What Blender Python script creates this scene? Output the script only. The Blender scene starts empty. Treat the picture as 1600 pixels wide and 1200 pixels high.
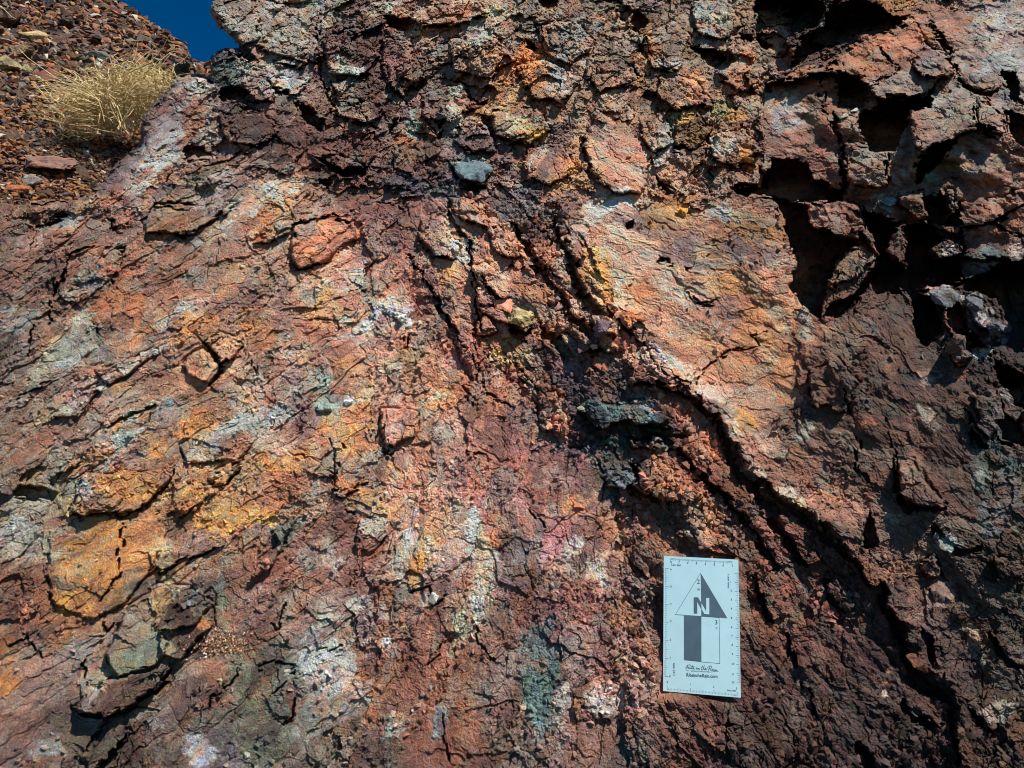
import bpy, bmesh, math, random
import numpy as np
from mathutils import Vector, Matrix, Euler

# ------------------------------------------------------------------ camera
sc = bpy.context.scene
PITCH = math.radians(15)
CAMLOC = Vector((0, 0, 1.5))
F = 1600 * 26 / 36.0                      # focal length in photo pixels
cam_d = bpy.data.cameras.new('camera'); cam_d.lens = 26; cam_d.sensor_width = 36
cam_d.clip_start = 0.02; cam_d.clip_end = 2000
cam = bpy.data.objects.new('camera', cam_d); sc.collection.objects.link(cam)
cam.location = CAMLOC; cam.rotation_euler = (math.pi / 2 + PITCH, 0, 0)
sc.camera = cam
RV = np.array([1.0, 0, 0]); UV = np.array([0, -math.sin(PITCH), math.cos(PITCH)])
FV = np.array([0, math.cos(PITCH), math.sin(PITCH)]); C0 = np.array(CAMLOC)
def to_world(xc, yc, zc):                 # right, up, forward -> world
    return C0 + np.multiply.outer(xc, RV) + np.multiply.outer(yc, UV) + np.multiply.outer(zc, FV)
# the outcrop leans back: mean plane  Z = Z0 + K*Y  in camera axes
Z0, K = 0.92, 0.47
S = math.sqrt(1 + K * K)
WUP = np.array([0, 1 / S, K / S]); WN = np.array([0, K / S, -1 / S])   # camera axes
def cam2w(v): return v[0] * RV + v[1] * UV + v[2] * FV
WUPw, WNw = cam2w(WUP), cam2w(WN)

# ------------------------------------------------------------------ light
SUN = 0.40 * RV + 0.66 * WUPw + 0.60 * WNw
SUN = Vector(SUN).normalized()
world = bpy.data.worlds.new("World"); sc.world = world; world.use_nodes = True
wn = world.node_tree; wn.nodes.clear()
sky = wn.nodes.new('ShaderNodeTexSky'); sky.sky_type = 'NISHITA'; sky.sun_disc = False
sky.sun_elevation = math.asin(SUN.z); sky.sun_rotation = math.atan2(SUN.x, SUN.y)
sky.altitude = 3500; sky.air_density = 1.0; sky.dust_density = 0.0; sky.ozone_density = 3.0
bg = wn.nodes.new('ShaderNodeBackground'); bg.inputs[1].default_value = 0.06
wo = wn.nodes.new('ShaderNodeOutputWorld')
hs = wn.nodes.new('ShaderNodeHueSaturation'); hs.inputs['Saturation'].default_value = 1.6; hs.inputs['Value'].default_value = 1.3
wn.links.new(sky.outputs[0], hs.inputs['Color']); wn.links.new(hs.outputs[0], bg.inputs[0]); wn.links.new(bg.outputs[0], wo.inputs[0])
sd = bpy.data.lights.new('sun', 'SUN'); sd.energy = 5.0; sd.angle = math.radians(0.5); sd.color = (1, 0.97, 0.92)
sun = bpy.data.objects.new('sun', sd); sc.collection.objects.link(sun)
sun.rotation_euler = SUN.to_track_quat('Z', 'Y').to_euler()
sc.view_settings.view_transform = 'Standard'; sc.view_settings.look = 'None'
sc.view_settings.exposure = 0.32; sc.view_settings.gamma = 1.0
sc.cycles.filter_width = 1.05

# ------------------------------------------------------------------ noise
rng = np.random.default_rng(7)
TAB = rng.random((6, 256, 256)).astype(np.float32)
def vnoise(x, y, seed=0):
    xi = np.floor(x).astype(np.int64); yi = np.floor(y).astype(np.int64)
    fx = (x - xi).astype(np.float32); fy = (y - yi).astype(np.float32)
    fx = fx * fx * fx * (fx * (fx * 6 - 15) + 10); fy = fy * fy * fy * (fy * (fy * 6 - 15) + 10)
    T = TAB[seed % 6]; a = (xi + seed * 37) & 255; b = (yi + seed * 91) & 255
    a1 = (a + 1) & 255; b1 = (b + 1) & 255
    return ((T[a, b] * (1 - fx) + T[a1, b] * fx) * (1 - fy) + (T[a, b1] * (1 - fx) + T[a1, b1] * fx) * fy) * 2 - 1
def fbm(x, y, seed=0, octv=4, gain=0.5):
    s = 0; a = 1.0; t = 0
    for o in range(octv):
        s = s + a * vnoise(x, y, seed + o * 5); t += a; a *= gain
        x, y = x * 1.93 + y * 0.41 + 7.1, y * 1.93 - x * 0.41 + 3.3
    return s / t * 1.6
def ridge(x, y, seed=0, octv=4, gain=0.5):
    s = 0; a = 1.0; t = 0
    for o in range(octv):
        s = s + a * (1 - 2 * np.abs(vnoise(x, y, seed + o * 5))); t += a; a *= gain
        x, y = x * 1.93 + y * 0.41 + 7.1, y * 1.93 - x * 0.41 + 3.3
    return s / t
def voro(x, y, seed=0):
    """nearest cell: border distance, 4 random values, offset from its centre"""
    xi = np.floor(x).astype(np.int64); yi = np.floor(y).astype(np.int64)
    b1 = np.full(x.shape, 9.0, np.float32); b2 = b1.copy()
    ia = np.zeros(x.shape, np.int64); ib = ia.copy()
    dx = np.zeros(x.shape, np.float32); dy = dx.copy()
    for i in (-1, 0, 1):
        for j in (-1, 0, 1):
            ci = (xi + i + seed * 17) & 255; cj = (yi + j + seed * 53) & 255
            px = (xi + i + 0.08 + 0.84 * TAB[0][ci, cj] - x).astype(np.float32)
            py = (yi + j + 0.08 + 0.84 * TAB[1][ci, cj] - y).astype(np.float32)
            ax_ = np.abs(px); ay_ = np.abs(py); d = np.maximum(ax_, ay_) + .42 * (ax_ + ay_); d = d * d
            m = d < b1
            b2 = np.where(m, b1, np.minimum(b2, d))
            ia = np.where(m, ci, ia); ib = np.where(m, cj, ib)
            dx = np.where(m, -px, dx); dy = np.where(m, -py, dy)
            b1 = np.where(m, d, b1)
    return (np.sqrt(b2) - np.sqrt(b1)), TAB[2][ia, ib], TAB[3][ia, ib], TAB[4][ia, ib], TAB[5][ia, ib], dx, dy
def sstep(a, b, x):
    t = np.clip((x - a) / (b - a), 0, 1); return t * t * (3 - 2 * t)
def poly_sd(poly, x, y):
    """signed distance, positive inside"""
    d = np.full(x.shape, 1e9); ins = np.zeros(x.shape, bool); n = len(poly)
    for i in range(n):
        ax, ay = poly[i]; bx, by = poly[(i + 1) % n]
        ex, ey = bx - ax, by - ay
        t = np.clip(((x - ax) * ex + (y - ay) * ey) / (ex * ex + ey * ey + 1e-9), 0, 1)
        d = np.minimum(d, (x - ax - t * ex) ** 2 + (y - ay - t * ey) ** 2)
        if by != ay:
            c = ((ay > y) != (by > y)) & (x < (bx - ax) * (y - ay) / (by - ay) + ax)
            ins ^= c
    d = np.sqrt(d); return np.where(ins, d, -d)
def s2l(c):
    c = np.asarray(c, float) / 255.0
    return np.where(c <= 0.04045, c / 12.92, ((c + 0.055) / 1.055) ** 2.4)

# ------------------------------------------------------------------ scene helpers
def link(o): sc.collection.objects.link(o); return o
def tag(o, label=None, cat=None, group=None, kind=None):
    if label: o['label'] = label
    if cat: o['category'] = cat
    if group: o['group'] = group
    if kind: o['kind'] = kind
    return o
def mesh_np(name, co, quads=None, tris=None, mat=None, smooth=False, col=None, parent=None):
    me = bpy.data.meshes.new(name)
    fs = []; tot = []
    if quads is not None and len(quads): fs.append(np.asarray(quads).ravel()); tot.append(np.full(len(quads), 4))
    if tris is not None and len(tris): fs.append(np.asarray(tris).ravel()); tot.append(np.full(len(tris), 3))
    li = np.concatenate(fs).astype(np.int32); tot = np.concatenate(tot).astype(np.int32)
    st = np.concatenate([[0], np.cumsum(tot)[:-1]]).astype(np.int32)
    me.vertices.add(len(co)); me.vertices.foreach_set('co', np.asarray(co, np.float32).ravel())
    me.loops.add(len(li)); me.loops.foreach_set('vertex_index', li)
    me.polygons.add(len(st)); me.polygons.foreach_set('loop_start', st)
    try: me.polygons.foreach_set('loop_total', tot)
    except Exception: pass
    me.polygons.foreach_set('use_smooth', np.full(len(st), smooth))
    if col is not None:
        a = me.color_attributes.new('Col', 'FLOAT_COLOR', 'POINT')
        a.data.foreach_set('color', np.concatenate([col, np.ones((len(co), 1))], 1).astype(np.float32).ravel())
    me.update(calc_edges=True)
    if mat: me.materials.append(mat)
    o = bpy.data.objects.new(name, me); link(o)
    if parent: o.parent = parent
    return o
# ------------------------------------------------------------------ survey of the outcrop (positions measured in photo pixels)
# base mineral colours, some corner darkening and black shade painted in, on a 100 px lattice, row by row
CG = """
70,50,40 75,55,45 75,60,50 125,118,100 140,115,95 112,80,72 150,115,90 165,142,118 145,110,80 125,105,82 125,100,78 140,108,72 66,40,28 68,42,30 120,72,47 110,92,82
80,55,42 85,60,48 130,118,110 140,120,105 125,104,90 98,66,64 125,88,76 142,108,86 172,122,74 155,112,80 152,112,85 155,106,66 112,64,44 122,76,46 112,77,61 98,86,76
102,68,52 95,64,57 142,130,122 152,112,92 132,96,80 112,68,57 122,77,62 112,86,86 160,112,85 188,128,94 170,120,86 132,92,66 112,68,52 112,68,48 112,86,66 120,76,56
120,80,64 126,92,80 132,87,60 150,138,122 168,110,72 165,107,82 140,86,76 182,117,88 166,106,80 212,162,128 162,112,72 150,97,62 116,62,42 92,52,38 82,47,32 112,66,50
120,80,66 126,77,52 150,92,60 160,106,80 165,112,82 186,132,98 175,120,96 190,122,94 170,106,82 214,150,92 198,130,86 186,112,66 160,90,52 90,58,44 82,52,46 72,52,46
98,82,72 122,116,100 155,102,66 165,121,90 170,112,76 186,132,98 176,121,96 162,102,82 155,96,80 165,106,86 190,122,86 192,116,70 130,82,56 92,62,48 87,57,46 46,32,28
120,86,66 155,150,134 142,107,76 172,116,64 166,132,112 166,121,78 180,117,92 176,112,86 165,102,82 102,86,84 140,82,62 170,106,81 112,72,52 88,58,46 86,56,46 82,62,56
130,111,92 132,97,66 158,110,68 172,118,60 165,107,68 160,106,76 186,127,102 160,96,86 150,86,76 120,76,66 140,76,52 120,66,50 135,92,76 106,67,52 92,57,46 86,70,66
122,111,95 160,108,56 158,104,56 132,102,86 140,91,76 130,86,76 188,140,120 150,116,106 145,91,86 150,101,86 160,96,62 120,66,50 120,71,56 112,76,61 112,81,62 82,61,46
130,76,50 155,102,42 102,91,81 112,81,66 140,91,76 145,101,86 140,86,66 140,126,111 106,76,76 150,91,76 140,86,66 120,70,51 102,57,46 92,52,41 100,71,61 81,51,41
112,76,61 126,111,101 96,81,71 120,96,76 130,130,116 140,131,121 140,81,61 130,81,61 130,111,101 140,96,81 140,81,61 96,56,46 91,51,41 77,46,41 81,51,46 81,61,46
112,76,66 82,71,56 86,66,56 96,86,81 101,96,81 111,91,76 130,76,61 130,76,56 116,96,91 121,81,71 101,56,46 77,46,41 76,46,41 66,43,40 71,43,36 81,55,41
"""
# mean relief in mm on a 200 px lattice (positive = towards the viewer)
HG = """
-60 -60 -25 -10 0 5 0 30 45
-60 -30 -10 -20 -5 10 25 65 80
-15 0 8 -8 8 22 22 15 25
0 16 10 -2 -10 8 -2 38 60
10 22 15 5 0 -8 2 28 45
22 20 10 6 5 0 -6 6 28
32 28 12 10 10 8 0 10 32
"""
# structural zones: polygon | strike angle, stretch, facet strength, rubble, bedding
ZN = """
-900,300 620,280 600,600 560,900 500,1500 -900,1800 | 44 1.45 .72 .28 .35
400,-900 1300,-900 1180,300 900,300 640,300 400,260 300,100 | 62 1.45 1.35 .3 .15
560,320 660,300 860,560 1000,760 1060,1800 480,1800 600,850 | 78 1.5 .7 .55 .12
640,250 820,250 1000,520 1130,650 1700,1300 1700,1900 1010,1900 960,760 780,580 | -58 1.6 .85 1.2 .12
655,300 730,300 860,460 840,560 740,540 680,420 | -62 1.7 .7 .3 .2
895,300 1000,320 1230,320 1250,480 1250,640 1180,700 1110,640 1070,600 960,480 | -25 1.5 .3 .12 .1
905,200 960,180 1025,250 1015,300 930,310 | -40 1.3 .4 .2 .1
1240,490 1430,470 1540,600 1550,830 1400,800 1250,700 | -62 1.6 .38 .2 .15
1110,650 1250,700 1420,790 1700,840 1700,1000 1560,950 1480,930 1350,860 1180,760 | -34 1.6 .7 .5 .3
1190,140 1400,25 1700,-50 1700,430 1200,330 | 27 1.4 .34 .1 .08
1040,-900 1700,-900 1700,-50 1400,25 1180,140 | 40 1.4 1.1 .5 .1
1220,320 1500,320 1700,300 1700,850 1550,700 1480,500 1250,480 | 70 1.3 .6 .3 .1
60,810 250,800 250,900 180,960 60,970 | 38 1.8 .3 .1 .5
-300,1000 180,960 230,930 240,1040 100,1180 60,1500 -300,1500 | 40 2.0 .3 .12 .5
430,1000 590,1010 580,1080 560,1140 440,1160 | 42 1.5 .45 .2 .3
-900,300 330,130 330,260 120,330 -900,400 | 50 1.5 1.0 .7 .2
140,305 225,225 225,185 260,145 275,160 262,230 230,262 195,300 | 52 1.8 .25 .05 .5
"""
# fissures: depth mm, lift of the upper side mm | x,y,width ...
CR = """
14 0 | 150,385,3 128,392,8 112,400,7 104,420,6 95,438,7 82,462,6 79,480,4 80,505,3
10 0 | 52,512,3 48,530,5 45,560,3
9 3 | 168,672,5 190,658,6 215,645,5 238,636,3
8 3 | 112,804,4 130,810,6 160,808,3 195,806,4 220,795,5 245,778,3 262,765,3
10 0 | 198,815,4 194,828,8 192,850,6 188,872,6 184,890,4
12 6 | 245,895,6 268,885,8 290,872,5 315,862,4 350,848,4
8 4 | 250,775,3 268,752,3 272,735,3
8 3 | 285,808,4 300,795,4 308,788,3
9 3 | 160,935,4 172,915,4 190,895,3
10 5 | 180,975,3 168,985,4 158,978,3
14 8 | 122,1114,4 150,1116,4 172,1119,4 195,1112,6 225,1090,7 255,1065,8 272,1050,4
7 3 | 130,1170,3 150,1146,5 172,1124,6
14 5 | 145,1200,8 165,1180,9 190,1160,8 195,1150,4
8 2 | 20,1010,3 45,995,5 65,1030,3
9 2 | 130,1050,3 135,1035,4 133,1065,3
10 4 | 320,535,5 328,552,6 345,572,9 338,590,10 330,600,8
9 4 | 345,575,7 360,562,6 375,545,5 380,535,4
6 0 | 390,560,3 396,590,4 400,575,3
11 5 | 460,352,4 480,345,4 500,340,5 520,336,4 548,345,4
7 2 | 468,420,4 495,413,5 518,404,4
7 3 | 300,315,3 270,316,4 245,320,6 232,333,6 218,338,4
8 3 | 55,352,4 75,345,7 102,336,6
9 3 | 165,345,5 172,340,9 175,362,6
8 2 | 278,362,6 285,368,7 288,355,4
8 0 | 497,30,3 498,70,4 498,100,5 505,130,4 512,150,4 518,172,5 522,180,3
6 0 | 522,155,3 540,158,3 560,165,3 575,190,3 590,200,4
5 0 | 600,100,3 615,140,4 640,165,4
18 9 | 800,350,6 815,370,10 832,400,14 850,430,16 870,460,16 884,482,12 905,500,12 925,520,15 935,545,8
24 14 | 862,340,5 874,365,11 890,400,14 903,435,16 912,462,18 935,480,16 955,490,10 972,503,9 988,512,5
12 5 | 955,480,4 970,500,5 1000,530,5 1020,560,4 1045,585,4 1075,600,4
14 4 | 640,400,4 655,420,7 668,440,5 680,460,7 692,490,8 700,505,5
12 4 | 700,330,10 712,350,9 728,375,4 735,400,5 737,430,6 742,460,5 748,500,6 752,520,4
10 2 | 655,380,4 672,400,9 695,408,6
10 2 | 752,430,5 762,445,6 775,462,8 790,470,5
10 3 | 685,470,4 700,500,8 712,520,5 730,545,4
9 3 | 735,550,3 745,590,4 760,620,4 800,640,3
9 3 | 790,560,3 830,600,4 850,620,4
30 18 | 985,598,8 1020,600,5 1060,612,7 1090,628,10 1110,645,16 1132,680,20 1148,715,20 1165,745,26 1200,775,24 1235,793,20 1260,808,24 1290,835,24 1315,860,16 1338,885,12 1360,920,8
22 10 | 995,690,10 1020,680,8 1060,700,8 1082,730,12 1105,755,16 1130,775,18 1155,800,14 1180,830,10 1195,862,18 1210,890,14
22 12 | 985,760,10 1010,775,14 1040,790,12 1052,792,5
24 10 | 1180,760,8 1200,790,14 1215,820,16 1245,860,12 1262,885,8
26 16 | 1375,905,6 1384,945,18 1398,975,22 1415,1010,30 1430,1050,30 1455,1070,34 1485,1095,30 1492,1130,18 1495,1170,14 1500,1200,8
20 8 | 1180,900,8 1190,940,10 1200,970,7
20 8 | 1290,905,14 1300,940,20 1310,955,16 1330,945,10
16 5 | 1234,990,5 1238,1020,7 1243,1042,6
12 4 | 1255,1060,4 1268,1095,6 1275,1120,4
22 7 | 1412,1100,10 1425,1125,18 1450,1130,12 1468,1140,5
20 5 | 1345,1165,16 1360,1180,20 1362,1198,18
20 6 | 1520,1110,6 1530,1130,12 1545,1140,7
20 6 | 1550,990,5 1562,1010,9 1580,1035,11 1595,1040,6
10 2 | 1452,1000,4 1460,1010,10 1462,1040,5
14 0 | 1453,38,8 1462,52,7 1472,62,14 1482,85,8 1490,108,7 1505,125,8 1520,140,9 1535,146,8 1556,142,6
9 0 | 1368,65,3 1375,80,4 1390,96,5 1402,107,4 1390,120,3 1370,131,3 1350,138,4
9 0 | 1425,97,3 1432,110,4 1445,118,4 1462,123,4
12 0 | 1445,68,6 1460,60,6 1470,62,4
9 0 | 1290,115,3 1288,140,4 1285,165,4 1300,175,4 1310,190,3
9 0 | 1290,110,4 1308,92,4 1316,100,5
10 0 | 1336,118,4 1350,130,4 1358,145,4
14 5 | 1440,232,6 1470,222,10 1500,208,7 1528,198,5
10 2 | 1528,198,4 1548,212,5 1566,216,4
10 0 | 1524,160,3 1526,198,3
16 0 | 1304,180,7 1310,205,12 1314,235,10 1320,275,8 1322,300,8
14 0 | 1384,232,5 1386,260,5 1388,285,4
8 0 | 1540,150,3 1560,175,4 1570,195,3
12 6 | 1510,355,5 1545,345,4 1565,340,5 1580,332,4 1600,325,4
10 0 | 1552,345,4 1580,365,5 1600,375,4
9 0 | 1318,610,4 1322,625,5 1328,640,4
12 0 | 1388,655,3 1392,690,4 1398,720,5 1400,760,9 1405,785,12
14 6 | 1400,780,10 1420,800,16 1445,790,14 1475,790,8
8 0 | 1338,680,3 1340,710,5 1342,728,4
14 0 | 1508,640,5 1518,670,9 1530,695,11 1538,700,6
8 2 | 1340,730,8 1350,745,8 1355,760,5
10 4 | 1345,835,4 1352,850,6 1365,862,5
14 6 | 1462,822,8 1478,850,14 1500,860,10 1530,855,7
8 0 | 1120,470,3 1090,475,3
7 2 | 1070,455,3 1080,465,3 1090,475,3 1120,478,3
7 1 | 1085,597,4 1110,570,3 1145,545,3 1185,540,3 1175,523,3 1200,520,3
9 4 | 905,215,5 915,240,9 922,265,9 928,278,5
12 4 | 595,700,4 605,712,6 612,708,4
6 1 | 735,630,3 728,608,4 720,600,3
9 3 | 725,710,3 745,715,4 770,710,4
7 2 | 515,690,4 525,745,5 530,765,3
8 3 | 645,925,6 670,915,5 680,945,7 700,935,5
8 3 | 742,975,4 752,1000,5 765,1025,4 775,1035,4
8 2 | 400,1045,3 430,1035,3 460,1045,4 440,1070,5 425,1085,3
7 2 | 660,1040,3 685,1020,4 690,1000,3
8 3 | 525,770,4 540,775,4 560,762,6 575,755,5
7 1 | 830,800,3 845,820,4 850,830,3
6 1 | 690,1115,3 700,1160,4 705,1200,3
9 3 | 535,1008,3 500,1020,3
9 2 | 425,970,5 432,980,4 440,960,4 442,945,3
8 2 | 372,1040,3 368,1060,4 350,1080,4 330,1095,4 325,1110,3
9 2 | 435,1130,3 455,1115,4 457,1092,4
7 1 | 30,620,3 80,600,3
7 2 | 235,660,3 238,636,3
6 2 | 0,598,3 25,590,3
"""
# hollows (lie in shade), some carved to the outline of a cast shadow: depth mm | x,y ...
PT = """
45 | 1250,62 1285,40 1292,8 1330,-5 1368,5 1410,30 1425,28 1395,48 1340,66 1292,98 1255,115 1225,122 1240,90
40 | 1180,-20 1250,-30 1290,10 1280,40 1230,60 1245,100 1215,115 1180,60
20 | 1310,122 1332,117 1352,132 1358,148 1343,168 1312,170 1309,150
50 | 1345,175 1370,160 1372,150 1405,153 1432,150 1460,138 1450,165 1424,175 1417,200 1398,235 1362,236 1341,202
32 | 1455,226 1480,214 1502,222 1485,232 1475,250 1462,262 1430,290 1427,260
30 | 1570,172 1600,180 1660,200 1660,235 1600,230 1575,208
26 | 1562,112 1590,116 1596,165 1580,162
45 | 1205,248 1260,250 1270,280 1320,296 1320,318 1265,315 1205,310 1150,300 1145,290 1190,292
60 | 1205,305 1262,318 1268,352 1335,372 1342,386 1318,392 1300,420 1287,470 1283,498 1255,480 1237,450 1240,400 1222,336
34 | 1285,495 1300,475 1330,462 1350,435 1362,420 1370,424 1355,450 1330,484 1310,497 1295,499
50 | 1347,318 1355,330 1408,345 1390,372 1385,400 1412,424 1418,350 1440,345 1475,368 1450,392 1458,408 1500,400 1508,440 1484,446 1452,444 1440,458 1458,468 1470,500 1478,522 1450,540 1430,528 1424,470 1405,455 1372,462 1362,440 1372,400 1356,360
60 | 1505,440 1560,415 1600,405 1700,400 1700,640 1600,640 1560,600 1545,540 1572,510 1560,470 1508,455
35 | 1475,452 1500,470 1520,520 1560,560 1600,590 1600,700 1560,690 1560,620 1530,560 1500,540 1480,500
26 | 1438,310 1470,300 1482,330 1478,345 1500,320 1505,352 1450,350
22 | 1245,-5 1270,10 1240,30 1215,25
16 | 840,-6 873,-6 866,18 848,13
18 | 990,14 1006,22 1016,34 1000,56 988,44
12 | 1003,58 1012,84 1006,86 998,72
14 | 820,60 842,76 838,80 822,74
18 | 1075,68 1142,80 1150,95 1128,112 1110,108 1098,88
16 | 1155,52 1210,66 1200,76 1165,64
14 | 962,-5 988,15 984,36 968,30
9 | 975,90 1000,120 996,124 985,110
12 | 1045,235 1065,222 1072,228 1060,240
14 | 1025,272 1040,288 1060,300 1040,302 1030,292
15 | 1185,262 1205,275 1200,300 1186,290
22 | 464,158 490,172 508,190 509,206 482,198 470,180
20 | 484,240 510,250 550,262 572,262 570,274 540,276 512,258
14 | 495,275 520,282 512,292 498,284
16 | 594,26 625,30 655,33 650,48 625,50 602,42
14 | 602,212 606,198 620,184 626,188 612,206
14 | 665,188 678,200 684,212 690,188 696,184 686,218
18 | 700,262 722,268 740,285 762,288 758,298 735,298 712,286
14 | 728,142 745,158 762,152 758,162 735,160
14 | 750,175 758,200 775,222 768,180
10 | 426,92 445,96 470,105 452,108
12 | 430,138 452,142 448,150 432,146
22 | 358,54 385,72 405,95 392,100 370,80
14 | 286,240 300,226 322,228 330,240 304,246 292,258
20 | 340,138 372,130 405,165 385,172 362,160 345,160
18 | 22,768 32,756 68,762 88,774 84,787 52,782 26,776
8 | 72,750 100,738 125,718 112,740 102,765 92,778 84,765
14 | 322,758 345,757 362,742 374,728 374,738 352,760
16 | 790,505 820,520 832,508 834,522 815,532 798,524
16 | 840,505 870,520 900,560 885,562 850,528
12 | 1025,400 1045,406 1048,414 1030,412 1022,408
10 | 1070,415 1084,412 1072,424
12 | 978,352 992,345 988,360 980,362
12 | 918,540 938,545 928,560 920,552
14 | 960,525 985,540 978,548 962,538
14 | 635,520 638,545 630,545
9 | 640,540 655,545 648,548
10 | 535,688 540,700 530,702
10 | 540,800 560,800 556,808 545,806
9 | 512,735 528,748 522,750
10 | 640,925 650,918 648,930
12 | 1000,660 1050,675 1080,678 1078,686 1040,688 1002,676
13 | 980,720 998,738 1000,752 986,742
18 | 1360,800 1342,840 1352,856 1372,852
12 | 1435,975 1455,990 1462,1040 1452,1030
30 | 1545,600 1600,590 1640,600 1640,720 1590,700 1560,690 1566,650
16 | 1290,385 1288,382 1296,380
16 | 550,955 556,962 548,966
10 | 185,390 200,385 196,400
10 | 170,435 182,440 178,450
8 | 150,500 152,525 146,520
"""
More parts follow.
